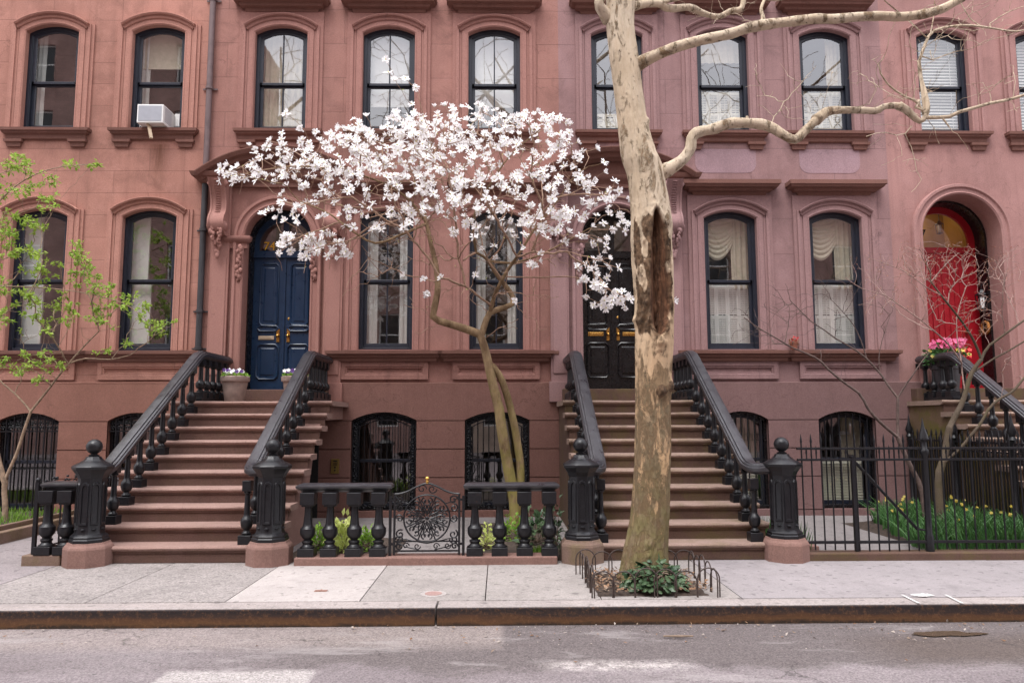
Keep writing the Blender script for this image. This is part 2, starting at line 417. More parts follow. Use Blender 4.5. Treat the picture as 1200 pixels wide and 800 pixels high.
def swag(mb, x0, x1, zt, zb, y, folds=9):
    nx, nz = 28, 72; o = []
    for j in range(nz+1):
        t = j/nz
        for i in range(nx+1):
            s = i/nx*2-1
            z = zt-(zt-zb)*t*(1-.35*s*s)
            o.append((x0+(x1-x0)*i/nx, y-.022*abs(math.sin(PI*folds*t))*(1-.45*s*s)-.02*t, z))
    mb.add(o, [(j*(nx+1)+i, j*(nx+1)+i+1, (j+1)*(nx+1)+i+1, (j+1)*(nx+1)+i) for j in range(nz) for i in range(nx)])
def window(house, cx, hw, zb, zt, rise, zmid, kind='', muntin=False, trim='trimB', brow=True, hood=None, sill='upper', back=False, arch_on=True, y=YF):
    op = opening(cx, hw, zb, zt, rise)
    m = MB(); m.sweep_xz(op, [(.001,-.065),(-.05,-.065),(-.05,-.085),(-.062,-.085),(-.062,-.20),(.001,-.20)], y)
    m.box(cx-hw+.062, cx+hw-.062, y+.07, y+.2, zb, zb+.05)
    W = m.build('window', MT['frame'], house, bevel=.004)
    ih = hw-.063; zs = zt-rise
    # stone surround
    if arch_on:
        m = MB(); m.sweep_xz(op, ARCHI, y)
        if brow:
            a = arch(cx, hw, zs, rise, 18); a = arch(cx, hw+.175, zs+.105, .205, 20); m.sweep_xz(a, BROW, y)
        for s in (-1, 1):
            def vs(o0, o1, d, z1): x0_, x1_ = sorted((cx+s*(hw+o0), cx+s*(hw+o1))); m.box(x0_, x1_, y-d, y-.001, zb, z1)
            vs(.1105, .150, .033, zs+.112); vs(.150, .200, .058, zs+.118); vs(.200, .250, .030, zs+.124)
        if back:
            zt2 = back
            outer = [(cx-.70, zb), (cx-.70, zt2), (cx+.70, zt2), (cx+.70, zb)]
            inner = opening(cx, hw+.05, zb+.01, zt+.05, rise)
            m.plate(outer, [inner], y-.026)
            for x in (cx-.70, cx+.70): m.add([(x,y-.026,zb),(x,y,zb),(x,y,zt2),(x,y-.026,zt2)], [(0,1,2,3)])
        soft(m, 'architrave', MT[trim], W, 30)
    if hood:
        m = MB(); zz, hh = hood; k = hh/.25
        m.cornice(cx-.565, cx+.565, y, [(p*1.0, zz+z*k) for p, z in HOOD[1:]]); soft(m, 'hood', MT['corn'], W, 30)
    if sill == 'upper':
        m = MB(); m.cornice(cx-.60, cx+.60, y, [(.03, zb-.18), (.045, zb-.165), (.05, zb-.11), (.09, zb-.085), (.095, zb-.06), (.12, zb-.05), (.125, zb-.005), (.0, zb+.008)])
        for s in (-1, 1):
            x = cx+s*.52
            m.cornice(x-.075, x+.075, y, [(.0, zb-.305), (.035, zb-.30), (.045, zb-.235), (.07, zb-.225), (.075, zb-.181)])
        soft(m, 'sill', MT['corn'], W, 30)
    # sashes
    rail = .022
    up = arch(cx, ih, zs-.035, rise*.93, 12)
    m = MB(); path = [(cx-ih, zmid-rail)]+up+[(cx+ih, zmid-rail)]
    m.sweep_xz(path, [(0,-.095),(-.042,-.095),(-.05,-.105),(-.05,-.135),(0,-.135)], y)
    m.box(cx-ih, cx+ih, y+.095, y+.135, zmid-rail, zmid+rail)
    if muntin: m.box(cx-.011, cx+.011, y+.098, y+.13, zmid, zt-.09)
    up_s = m.build('sash', MT['frame'], W, bevel=.003)
    m = MB(); q = [(cx-ih, zb+.05), (cx-ih, zmid), (cx+ih, zmid), (cx+ih, zb+.05)]
    m.sweep_xz(q, [(0,-.138),(-.042,-.138),(-.05,-.148),(-.05,-.178),(0,-.178)], y, closed=True)
    m.box(cx-ih, cx+ih, y+.139, y+.177, zb+.05, zb+.125)
    if muntin: m.box(cx-.011, cx+.011, y+.141, y+.173, zb+.1, zmid)
    m.build('sash', MT['frame'], W, bevel=.003)
    m = MB(); m.plate([(cx-ih+.03, zmid)]+arch(cx, ih-.03, zs-.055, rise*.9, 12)+[(cx+ih-.03, zmid)], [], y+.112); m.build('pane', MT['glass'], W)
    m = MB(); m.plate([(cx-ih+.03, zb+.07), (cx-ih+.03, zmid-.01), (cx+ih-.03, zmid-.01), (cx+ih-.03, zb+.07)], [], y+.158); m.build('pane', MT['glass'], W)
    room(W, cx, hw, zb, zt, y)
    l, r, yb = cx-ih, cx+ih, y+.25
    def part(name, mat, fn, smooth=40):
        mm = MB(); fn(mm); return mm.build(name, MT[mat], W, smooth=smooth)
    for k in kind.split():
        if k == 'drapeL': part('drape', 'drape', lambda mm: pleat(mm, l-.05, l+.20, zb, zt, yb), 179)
        if k == 'drapeLs': part('drape', 'drape', lambda mm: pleat(mm, l-.05, l+.13, zb, zt, yb), 179)
        if k == 'drapeR': part('drape', 'drape', lambda mm: pleat(mm, r-.19, r+.05, zb, zt, yb), 179)
        if k == 'drapeRu': part('drape', 'drapecream', lambda mm: pleat(mm, r-.29, r+.05, zmid-.1, zt, yb, .022, .09), 179)
        if k == 'drapeLu': part('drape', 'drapecream', lambda mm: pleat(mm, l-.05, l+.10, zmid-.1, zt, yb, .015, .07), 179)
        if k == 'drapeRu2': part('drape', 'drapecream', lambda mm: pleat(mm, r-.24, r+.05, zmid-.1, zt, yb, .018, .07), 179)
        if k == 'full': part('drape', 'drapecream', lambda mm: pleat(mm, l-.02, r+.02, zb, zt, yb, .02, .10), 179)
        if k == 'panelL': part('shutter', 'whiteshut', lambda mm: (mm.box(l-.05, l+.26, yb, yb+.03, zmid, zt), mm.box(l-.05, l+.33, yb-.01, yb+.025, zb, zmid-.03)), 30)
        if k == 'shade': part('roller_shade_and_sky_sheet', 'drapecream', lambda mm: (mm.box(l-.02, r+.02, yb, yb+.004, zt-.62, zt+.02), mm.box(l-.02, r+.02, yb-.008, yb+.012, zt-.65, zt-.618)), 30)
        if k == 'skysheet': part('roller_shade_and_sky_sheet', 'whiteshut', lambda mm: (mm.box(l-.02, r+.02, yb, yb+.004, zb+.55, zt+.02), mm.box(l-.02, r+.02, yb-.008, yb+.012, zb+.52, zb+.548)), 30)  # white sheet standing in for the sky reflected in the panes
        if k == 'valance': part('valance', 'drapecream', lambda mm: pleat(mm, l-.03, r+.03, zt-.48, zt, yb, .012, .12), 179)
        if k == 'swag': part('festoon_shade', 'drapecream', lambda mm: swag(mm, l-.04, l+.50, zt+.02, zt-.78, yb+.02), 179)
        if k == 'blind': part('venetian_blind', 'whiteshut', lambda mm: blind(mm, l-.02, r+.02, zb+.02, zt, yb, .055), 30)
        if k in ('shut', 'shutc', 'shuth'):
            top = zmid-.035 if k != 'shuth' else zb+.42
            w = (r-l)/4
            for i in range(4):
                part('shutter', 'cream' if k != 'shut' else 'whiteshut', lambda mm: louvre(mm, l+w*i+.002, l+w*(i+1)-.002, zb+.03, top, yb), 30)
    return W
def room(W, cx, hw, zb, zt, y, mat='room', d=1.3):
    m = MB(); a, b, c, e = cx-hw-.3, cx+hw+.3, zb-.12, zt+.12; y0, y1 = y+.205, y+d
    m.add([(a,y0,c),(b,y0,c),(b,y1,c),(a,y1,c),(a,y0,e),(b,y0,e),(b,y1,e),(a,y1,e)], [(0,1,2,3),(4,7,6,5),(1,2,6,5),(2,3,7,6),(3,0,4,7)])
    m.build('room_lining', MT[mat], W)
def scroll(cx, cz, r, turns=1.4, dirn=1, a0=0.0, y=0, n=22):
    return [(cx+r*(1-.82*i/n)*math.cos(a0+dirn*2*PI*turns*i/n), y, cz+r*(1-.82*i/n)*math.sin(a0+dirn*2*PI*turns*i/n)) for i in range(n+1)]
def grille_window(house, cx, hw, zb, zt, rise, style, y=YL):
    op = opening(cx, hw, zb, zt, rise)
    m = MB(); m.sweep_xz(op, [(.001,-.10),(-.045,-.10),(-.045,-.24),(.001,-.24)], y); m.box(cx-hw+.045, cx+hw-.045, y+.10, y+.24, zb, zb+.06)
    W = m.build('window', MT['blackdoor'], house, bevel=.004)
    ih = hw-.046; zm = (zb+zt)/2
    m = MB(); m.sweep_xz(opening(cx, ih, zb+.06, zt-.05, rise*.9), [(0,-.16),(-.05,-.16),(-.05,-.2),(0,-.2)], y)
    m.box(cx-ih, cx+ih, y+.16, y+.2, zm-.025, zm+.025); m.box(cx-ih, cx+ih, y+.161, y+.199, zb+.06, zb+.12)
    m.build('sash', MT['frame'], W, bevel=.003)
    m = MB(); m.plate(opening(cx, ih-.03, zb+.08, zt-.08, rise*.85), [], y+.18); m.build('pane', MT['glass'], W)
    room(W, cx, hw, zb, zt, y+.05)
    m = MB(); yg = y+.045; zs = zt-rise
    def top(x): 
        R = (hw*hw+rise*rise)/(2*rise); return zt-R+math.sqrt(max(0, R*R-(x-cx)**2))
    n = {'dense': 9, 'bars': 8, 'plain': 8}[style]
    if style == 'dense':
        bw = .115
        m.sweep_xz(opening(cx, hw-.012, zb+.02, zt-.012, rise), [(0,-.03),(-.014,-.03),(-.014,-.05),(0,-.05)], y)
        m.sweep_xz(opening(cx, hw-bw, zb+.02, zt-bw, rise*.9), [(0,-.03),(-.012,-.03),(-.012,-.05),(0,-.05)], y)
        m.box(cx-hw+.01, cx+hw-.01, yg-.01, yg+.01, zb+.015, zb+.03); m.box(cx-hw+.01, cx+hw-.01, yg-.01, yg+.01, zb+bw, zb+bw+.012)
        k = 0; z = zb+.09
        while z < zs+.02:
            for s in (-1, 1):
                m.tube(scroll(cx+s*(hw-.063), z, .042, 1.2, s*(1 if k % 2 else -1), k*1.3, yg, 14), .011, 4); m.tube(scroll(cx+s*(hw-.085), z+.04, .026, 1.1, -s, k, yg, 10), .009, 4)
            z += .078; k += 1
        x = cx-hw+.14
        while x < cx+hw-.12:
            m.tube(scroll(x, top(x)-.066, .042, 1.2, 1 if k % 2 else -1, k*1.1, yg, 14), .011, 4)
            m.tube(scroll(x, zb+.068, .038, 1.2, 1 if k % 2 else -1, k*1.1, yg, 14), .011, 4); x += .082; k += 1
        for i in range(1, n):
            x = cx-hw+bw+(2*hw-2*bw)*i/n; m.box(x-.006, x+.006, yg-.006, yg+.006, zb+bw, top(x)-bw*.95)
        m.box(cx-hw+bw, cx+hw-bw, yg-.007, yg+.007, zm-.005, zm+.007)
    else:
        for i in range(1, n):
            x = cx-hw+2*hw*i/n; m.box(x-.008, x+.008, yg-.008, yg+.008, zb+.03, top(x)-.02)
        for z in (zb+.05, zm-.1, zs-.16) if style == 'bars' else (zb+.05, zm):
            m.box(cx-hw+.01, cx+hw-.01, yg-.011, yg+.011, z-.009, z+.009)
        if style == 'bars':
            for i in range(0, n):
                x = cx-hw+2*hw*(i+.5)/n
                for s in (-1, 1):
                    m.tube(scroll(x+s*.022, zs-.03, .032, 1.1, s, PI/2, yg, 12), .007, 4); m.tube(scroll(x+s*.02, zs-.10, .028, 1.1, -s, -PI/2, yg, 12), .007, 4)
    m.build('grille', MT['iron'], W)
    return W
def panel(mb, x0, x1, z0, z1, y, ch=.045, d=.018):
    # raised door panel moulding with chamfered corners
    p = [(x0, z0+ch), (x0, z1-ch), (x0+ch, z1), (x1-ch, z1), (x1, z1-ch), (x1, z0+ch), (x1-ch, z0), (x0+ch, z0)]
    mb.sweep_xz(p, [(.0,0),(.0,d),(-.012,d+.008),(-.024,d),(-.032,.004),(-.032,0)], y, closed=True)
    q = [(x0+.07, z0+.07), (x0+.07, z1-.07), (x1-.07, z1-.07), (x1-.07, z0+.07)]
    mb.sweep_xz(q, [(0,0),(-.018,.012),(-.03,.012)], y, closed=True)
    mb.add([(x0+.10, y-.012, z0+.10), (x1-.10, y-.012, z0+.10), (x1-.10, y-.012, z1-.10), (x0+.10, y-.012, z1-.10)], [(0,1,2,3)])
def text(body, x, z, y, size, mat, parent, name='number'):
    c = bpy.data.curves.new('tmp', 'FONT'); c.body = body; c.size = size; c.extrude = .004; c.align_x = 'CENTER'
    o = bpy.data.objects.new('tmp', c); COL.objects.link(o); bpy.context.view_layer.update()
    me = bpy.data.meshes.new_from_object(o.evaluated_get(bpy.context.evaluated_depsgraph_get())); bpy.data.objects.remove(o)
    mb = MB(); mb.add([(x+v.co.x, y-v.co.z, z+v.co.y) for v in me.vertices], [tuple(p.vertices) for p in me.polygons])
    return mb.build(name, MT[mat], parent)
def double_door(house, cx, hw, zb, zs, mat, number=None, rec=.42, zhead=4.23):
    y = YF+rec
    m = MB()                                            # jamb lining and arched head
    op = opening(cx, hw, zb, zs+hw, hw, 24)
    m.sweep_xz(op, [(.001,-.20),(-.03,-.20),(-.03,-rec-.06),(.001,-rec-.06)], YF)
    D = m.build('door_frame', MT['blackdoor'], house, smooth=30)
    inner = opening(cx, hw-.03, zhead+.05, zs+hw-.03, hw-.03, 24)
    # transom with two quarter lights
    m = MB(); holes = []
    r = hw-.11
    for s in (-1, 1):
        q = [(cx+s*.045, zhead+.11)]+[(cx+s*(.045+(r-.045)*math.sin(t)), zs-.02+(r-.02)*math.cos(t)) for t in [i*PI/2/10 for i in range(11)]]+[(cx+s*r, zhead+.11)]
        holes.append(q)
    m.plate(inner, holes, y-.02, .05); m.box(cx-hw+.03, cx+hw-.03, y-.045, y+.01, zhead-.01, zhead+.055)
    m.build('transom', MT[mat], D, smooth=30)
    m = MB()
    for q in holes: m.plate(q, [], y+.01)
    m.build('pane', MT['glass'], D)
    m = MB(); a, b = cx-hw, cx+hw
    m.add([(a,y+.03,zhead),(b,y+.03,zhead),(b,y+1,zhead),(a,y+1,zhead),(a,y+.03,zs+hw+.1),(b,y+.03,zs+hw+.1),(b,y+1,zs+hw+.1),(a,y+1,zs+hw+.1)], [(0,1,2,3),(4,5,6,7),(1,2,6,5),(2,3,7,6),(3,0,4,7)])
    m.build('room_lining', MT['room'], D)
    if number: text(number, cx-.275, zhead+.13, y-.004, .20, 'gold', D)
    for s in (-1, 1):
        x0, x1 = (cx-hw+.03, cx-.004) if s < 0 else (cx+.004, cx+hw-.03)
        m = MB(); m.box(x0, x1, y, y+.05, zb, zhead)
        lp = (x0+.075, x1-.06) if s < 0 else (x0+.06, x1-.075)
        panel(m, lp[0]+.03, lp[1]-.03, zb+1.10, zhead-.10, y); panel(m, lp[0]+.0, lp[1]-.0, zb+1.00, zb+1.11, y, .05, .022)
        panel(m, lp[0], lp[1], zb+.20, zb+.80, y, .06); m.box(x0+.02, x1-.02, y-.012, y, zb+.02, zb+.13)
        if s > 0: m.box(cx-.02, cx+.02, y-.022, y, zb+.01, zhead)
        L = m.build('door_leaf', MT[mat], house, smooth=35, bevel=.003)
        hx = cx+s*.085
        m = MB(); m.box(hx-.024, hx+.024, y-.018, y-.002, zb+.83, zb+1.05); m.ball((hx, y-.045, zb+.93), .030, 12, 8); m.tube([(hx, y-.04, zb+.93), (hx, y, zb+.93)], .012, 8)
        m.build('handle', MT['brass'], L, smooth=40)
        if s > 0:
            m = MB(); m.lathe([(.022,0),(.022,.008),(.012,.012)], 12, (0,0,0)); m.v = [(hx+a, y-.002-c, zb+1.22+b) for a, b, c in m.v]; m.build('lock', MT['brass'], L, smooth=40)
    return D
def slot(leaf_parent, cx, z, y, mat):
    m = MB(); m.box(cx-.13, cx+.13, y-.014, y-.002, z-.032, z+.032); m.box(cx-.10, cx+.10, y-.02, y-.013, z-.012, z+.016); return m.build('mail_slot', MT[mat], leaf_parent, bevel=.003)
def console(mb, cx, zt, zb, y):
    # scrolled bracket with an acanthus drop
    H = zt-zb; prof = []
    for i in range(25):
        t = i/24; d = .30-.10*t-.13*math.sin(PI*min(1, t*1.25))*(t < .8)
        prof.append((y-max(.06, d if t < .55 else .13+.11*math.sin(PI*(t-.55)/.45)), zt-H*.72*t))
    poly = [(y, zt)]+prof+[(y, zt-H*.72)]
    mb.prism_x(poly, cx-.115, cx+.115)
    for s in (-1, 1):
        mb.prism_x([(a-.012, b) for a, b in poly[:-1]]+[(y, poly[-1][1])], cx+s*.115-.014, cx+s*.115+.014)
    for k in range(14):
        a, b = prof[1+k]; mb.ball((cx, a-.008, b), .014, 6, 4, (3.6, 1, .7))
    for s in (-1, 1):
        for cz, r in ((zt-.07, .06), (zt-H*.60, .085)):
            mb.lathe([(r,0),(r,.02),(r*.5,.03),(r*.3,.045)], 14, (0,0,0)); n = 14*4
            mb.v[-n:] = [(cx+s*(.118+c), y-.20+(zt-H*.5 > cz)*.05+a, cz+b) for a, b, c in mb.v[-n:]]
    rnd = random.Random(int(cx*100))
    for k in range(26):                                # carved leaf drop
        t = k/25; w = .11*(1-t)**.8
        for s in (-1, 1):
            mb.ball((cx+s*w*rnd.uniform(.4,1), y-.10-.10*math.sin(PI*min(1,t+.25)), zt-H*(.58+.40*t)), rnd.uniform(.018,.034), 7, 5, (1, 1, 1.5))
    mb.ball((cx, y-.10, zb+.03), .035, 8, 6, (1,1,1.6))
def doorcase(house, cx, hw, zb, zs, trim, ped=True):
    m = MB(); op = opening(cx, hw, zb, zs+hw, hw, 28)
    m.sweep_xz(op, [(-.005,-.20),(-.005,.05),(.02,.07),(.04,.05),(.10,.05),(.115,.08),(.155,.08),(.17,.05),(.17,0)], YF)
    soft(m, 'archivolt', MT[trim], house, 30)
    if not ped: return
    for s in (-1, 1):
        x = cx+s*(hw+.095)
        m = MB()                                        # impost capital + carved corbel
        m.cornice(x-.10, x+.10, YF, [(.05,zs-.16),(.055,zs-.08),(.10,zs-.05),(.12,zs+.0),(.12,zs+.03),(.05,zs+.05)])
        rnd = random.Random(5)
        for k in range(22):
            t = k/21; m.ball((x-s*.07*(1-t*.5)+rnd.uniform(-.03,.03), YF-.06-.09*(1-t), zs-.16-.52*t), rnd.uniform(.02,.038), 7, 5, (1,1,1.4))
        soft(m, 'capital', MT[trim], house, 50)
        px = cx+s*(hw+.37)
        m = MB(); m.box(px-.15, px+.15, YF-.07, YF, 1.79, 5.40); m.box(px-.115, px+.115, YF-.085, YF-.0699, zb+.25, 4.12)
        m.box(px-.18, px+.18, YF-.10, YF+.001, 1.785, zb+.12); soft(m, 'pilaster', MT[trim], house, 30, .006)
        m = MB(); console(m, px, 5.36, 4.10, YF-.07); soft(m, 'console', MT[trim], house, 50)
    # entablature and segmental pediment
    W = hw+.56
    m = MB(); m.box(cx-W+.04, cx+W-.04, YF-.06, YF, 5.36-.06, 5.46)
    for s in (-1, 1):
        x = cx+s*(W-.19)
        m.cornice(x-.20, x+.20, YF, [(.10,5.34),(.16,5.36),(.18,5.40),(.24,5.43),(.26,5.47),(.27,5.50),(.0,5.52)])
    m.cornice(cx-W+.4, cx+W-.4, YF, [(.05,5.34),(.06,5.36),(.08,5.40),(.12,5.43),(.14,5.47),(.15,5.50),(.0,5.52)])
    hw2 = W+.16; a = arch(cx, hw2, 5.47, .43, 30)
    m.sweep_xz(a, [(-.16,0),(-.16,.10),(-.13,.14),(-.12,.20),(-.07,.22),(-.055,.29),(.0,.33),(.015,.33),(.04,.0)], YF)
    tp = [(q[0], q[1]-.10) for q in a if q[1]-.10 > 5.49]
    if len(tp) > 3: m.prism([(tp[0][0], 5.49)]+tp+[(tp[-1][0], 5.49)], YF-.04, YF+.001)
    soft(m, 'pediment', MT['corn'], house, 30)
def house(name, label, x0, x1, wall, base, trim, bays, door, basements, hoods, kinds, bkind, muntin=False, ztop=10.5):
    H = thing(name, label, 'house', ((x0+x1)/2, YF, 0), 'brownstone row houses', 'thing')
    holes = [opening(cx, hw, zb, zt, r) for cx, hw, zb, zt, r in [(c, .44, 6.28, 8.10, .125) for c in bays[1]]+[(c, .44, 2.62, 4.93, .125) for c in bays[0]]]
    if door: holes.append(opening(door[0], door[1], door[2], door[3]+door[1], door[1], 28))
    m = MB(); m.plate([(x0,2.10),(x0,ztop),(x1,ztop),(x1,2.10)] if not (door and door[2] < 2.11) else [(x0,2.10),(x0,ztop),(x1,ztop),(x1,2.10)], [h for h in holes if h[0][1] > 2.11], YF, .21) if not (door and door[2] < 2.11) else None
    if door and door[2] < 2.11:
        d = opening(door[0], door[1], 2.10, door[3]+door[1], door[1], 28)
        outer = [(x0,2.10),(x0,ztop),(x1,ztop),(x1,2.10)]+d[::-1]
        m.plate(outer, [h for h in holes if h[0][1] > 2.11], YF, .21)
        n = len(d); m.add([(a, YF, b) for a, b in d]+[(a, YF+.5, b) for a, b in d], [(i, i+1, n+i+1, n+i) for i in range(n-1)])
    m.add([(x0,YF,ztop),(x1,YF,ztop),(x1,YF+9,ztop),(x0,YF+9,ztop)], [(0,1,2,3)])
    for x in (x0+.004, x1-.004): m.add([(x,YF,2.10),(x,YF+9,2.10),(x,YF+9,ztop),(x,YF,ztop)], [(0,1,2,3)])
    m.add([(x0,YF+9,0),(x1,YF+9,0),(x1,YF+9,ztop),(x0,YF+9,ztop)], [(0,1,2,3)])
    m.build('wall', MT[wall], H)
    # basement storey: plate above the groove, rusticated blocks below
    m = MB(); pts = [(x0,1.50)]
    for c, hw in basements: pts += arch(c, hw, 1.50, .13, 14)
    pts += [(x1,1.50),(x1,2.09),(x0,2.09)]
    cut = []
    if door and door[2] < 2.09:
        cut = [(door[0]+door[1], 2.09), (door[0]+door[1], door[2]), (door[0]-door[1], door[2]), (door[0]-door[1], 2.09)]
        pts = pts[:-1]+cut+[pts[-1]]
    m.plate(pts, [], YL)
    i = 0
    m.cornice(x0, x1, YF, [(.045,2.085),(.05,2.10),(.03,2.115),(.0,2.12)]) if not door else None
    if door:
        for a, b in ((x0, door[0]-door[1]), (door[0]+door[1], x1)):
            m.add([(a,YL,2.09),(b,YL,2.09),(b,YF,2.105),(a,YF,2.105)], [(0,1,2,3)])
    edges = [x0]+[e for c, hw in basements for e in (c-hw, c+hw)]+[x1]
    for a, b in zip(edges[::2], edges[1::2]):
        m.add([(a,YL+.03,-.3),(b,YL+.03,-.3),(b,YL+.03,1.5),(a,YL+.03,1.5)], [(0,1,2,3)])
        for z0, z1 in ((-.3,.075),(.09,.595),(.61,1.04),(1.055,1.487)):
            m.box(a+(0 if a == x0 else .0), b, YL, YL+.029, z0, z1)
    for c, hw in basements:                              # reveals and sill
        op = opening(c, hw, .07, 1.63, .13); n = len(op)
        m.add([(a, YL, b) for a, b in op]+[(a, YL+.25, b) for a, b in op], [(i, i+1, n+i+1, n+i) for i in range(n-1)])
        m.box(c-hw, c+hw, YL-.03, YL+.25, -.02, .09)
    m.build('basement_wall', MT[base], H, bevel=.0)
    # belt course with breaks under the windows, apron panels
    m = MB(); B = [(.035,2.43),(.05,2.45),(.055,2.485),(.085,2.50),(.09,2.53),(.13,2.55),(.135,2.60),(.0,2.615)]
    segs = [(x0, x1)] if not door or door[2] > 2.7 else [(x0, door[0]-door[1]-.55), (door[0]+door[1]+.55, x1)]
    for a, b in segs:
        if b-a > .1: m.cornice(a+.14, b-.14, YF, [(p*.75, z) for p, z in B])
    for c in bays[0]:
        m.cornice(c-.76, c+.76, YF, [(p+.035, z+.002) for p, z in B])
    soft(m, 'belt_course', MT['corn'], H, 30)
    m = MB()
    for c in bays[0]:
        q = [(c-.70,2.15),(c-.70,2.43),(c+.70,2.43),(c+.70,2.15)]
        m.sweep_xz(q, [(.0,0),(.0,.045),(-.07,.045),(-.085,.03),(-.10,.03),(-.115,.0)], YF, closed=True)
    soft(m, 'apron_panel', MT[wall], H, 30)
    for k, c in enumerate(bays[1]):
        window(H, c, .44, 6.28, 8.10, .125, 7.13, kinds[1][k], muntin, trim, True, (8.34, .25) if hoods else None, 'upper', 8.345 if hoods else False)
    for k, c in enumerate(bays[0]):
        window(H, c, .44, 2.62, 4.93, .125, 3.77, kinds[0][k], muntin, trim, True, (5.19, .22) if hoods else None, None, 5.195 if hoods else False)
    for c, hw in basements: grille_window(H, c, hw, .09, 1.63, .13, bkind)
    if hoods == 2: pass
    return H
HA = house('brownstone_house', 'salmon brownstone house at the far left with the air conditioner in an upper window', -13.0, -4.79, 'wallA', 'baseA', 'trimA',
           ([-9.2, -7.45, -5.69], [-9.2, -7.45, -5.69]), None, [(-9.2, .48), (-7.42, .48), (-5.72, .46)], 0,
           (['', 'panelL', 'panelL'], ['', 'drapeLs', 'drapeLs shade']), 'bars')
HB = house('brownstone_house', 'brown pink row house with the navy blue double door and white drapes in its windows', -4.79, 1.0, 'wallB', 'baseB', 'trimB',
           ([-1.84, -.05], [-3.65, -1.85, -.08]), (-3.60, .55, 1.97, 4.44), [(-1.83, .515), (-.035, .515)], 1,
           (['drapeL drapeR', 'drapeL drapeR'], ['full', 'skysheet', 'skysheet']), 'dense', True)
HC = house('brownstone_house', 'mauve row house with the black double door and louvred half shutters in its windows', 1.0, 6.5, 'wallC', 'baseC', 'trimC',
           ([3.81, 5.56], [1.99, 3.78, 5.53]), (1.91, .56, 1.99, 4.46), [(3.88, .43), (5.58, .46)], 1,
           (['swag drapeRu shut', 'swag drapeRu shut'], ['shuth', 'valance shutc', 'drapeLu drapeRu2 shutc']), 'plain')
HD = house('brownstone_house', 'pink row house at the far right with the red arched door', 6.5, 14.0, 'wallD', 'baseC', 'trimD',
           ([10.2, 12.0], [7.54, 9.25, 11.0]), (7.66, .665, 1.99, 4.555), [], 0, (['', ''], ['blind', 'blind', '']), 'plain')
doorcase(HB, -3.60, .55, 1.97, 4.44, 'trimB'); doorcase(HC, 1.91, .56, 1.99, 4.46, 'trimC'); doorcase(HD, 7.66, .665, 1.99, 4.555, 'trimD', False)
DB = double_door(HB, -3.60, .55, 1.97, 4.44, 'blue', '74'); DC = double_door(HC, 1.91, .56, 1.99, 4.46, 'blackdoor')
leafs = [o for o in bpy.data.objects if o.name.startswith('door_leaf')]
slot(leafs[0], -3.60-.28, 2.87, YF+.42, 'wood')
slot(leafs[2], 1.91-.29, 2.93, YF+.42, 'brass'); slot(leafs[3], 1.91+.29, 2.93, YF+.42, 'brass')
# red door, deep reveal with black jamb
cx, hw, zb, zs = 7.66, .665, 1.99, 4.555
m = MB(); op = opening(cx, hw, zb, zs+hw, hw, 28); m.sweep_xz(op, [(.001,-.34),(-.035,-.34),(-.035,-.62),(.001,-.62)], YF)
JD = m.build('door_frame', MT['blackdoor'], HD, smooth=30)
m = MB(); y = YF+.60
op2 = opening(cx, hw-.036, zb, zs+hw-.036, hw-.036, 24); hole = opening(cx, hw-.15, 4.46, zs+hw-.15, hw-.15, 24)
m.plate(op2, [hole], y, .05); m.box(cx-hw+.15, cx+hw-.15, y-.02, y, 4.36, 4.46)
for k in range(9):
    x = cx-.45+k*.1; m.box(x-.042, x+.042, y-.012, y, zb+.25, 4.30)
m.box(cx-.5, cx+.5, y-.02, y-.0, zb+.02, zb+.22)
LD = m.build('door_leaf', MT['red'], HD, smooth=30, bevel=.003)
m = MB(); m.plate(hole, [], y+.02); m.build('pane', MT['glass'], LD)
m = MB(); m.add([(cx-hw,y+.055,4.3),(cx+hw,y+.055,4.3),(cx+hw,y+.9,4.3),(cx-hw,y+.9,4.3),(cx-hw,y+.055,5.3),(cx+hw,y+.055,5.3),(cx+hw,y+.9,5.3),(cx-hw,y+.9,5.3)], [(0,1,2,3),(4,5,6,7),(1,2,6,5),(2,3,7,6),(3,0,4,7)])
m.build('room_lining', MT['ochre'], LD)
text('7', cx-.27, 4.62, y+.012, .24, 'blackdoor', LD)
m = MB(); m.ball((cx+.36, y-.05, zb+1.0), .035, 12, 8); m.build('handle', MT['brass'], LD, smooth=60)

pl_ = bpy.data.lights.new('LanternBulb', 'POINT'); pl_.energy = 3.5; pl_.color = (1,.80,.50); pl_.shadow_soft_size = .05; po = bpy.data.objects.new('lantern_bulb', pl_); COL.objects.link(po); po.location = (cx-.1, YF+1.25, 5.12); po.parent = None
for H, c, w in ((HC, 3.78, 1.02), (HC, 5.53, 1.02)):
    m = MB(); z0, z1 = 5.58, 5.99; pts = [(c-w/2, z1)]+[(c-w/2+.16-.16*math.cos(t), z0+.16-.16*math.sin(t)) for t in [i*PI/12 for i in range(7)]]+[(c+w/2-.16+.16*math.sin(t), z0+.16-.16*math.cos(t)) for t in [i*PI/12 for i in range(7)]]+[(c+w/2, z1)]
    m.prism(pts, YF-.004, YF+.002); m.build('repair_patch', MT['patch'], H)
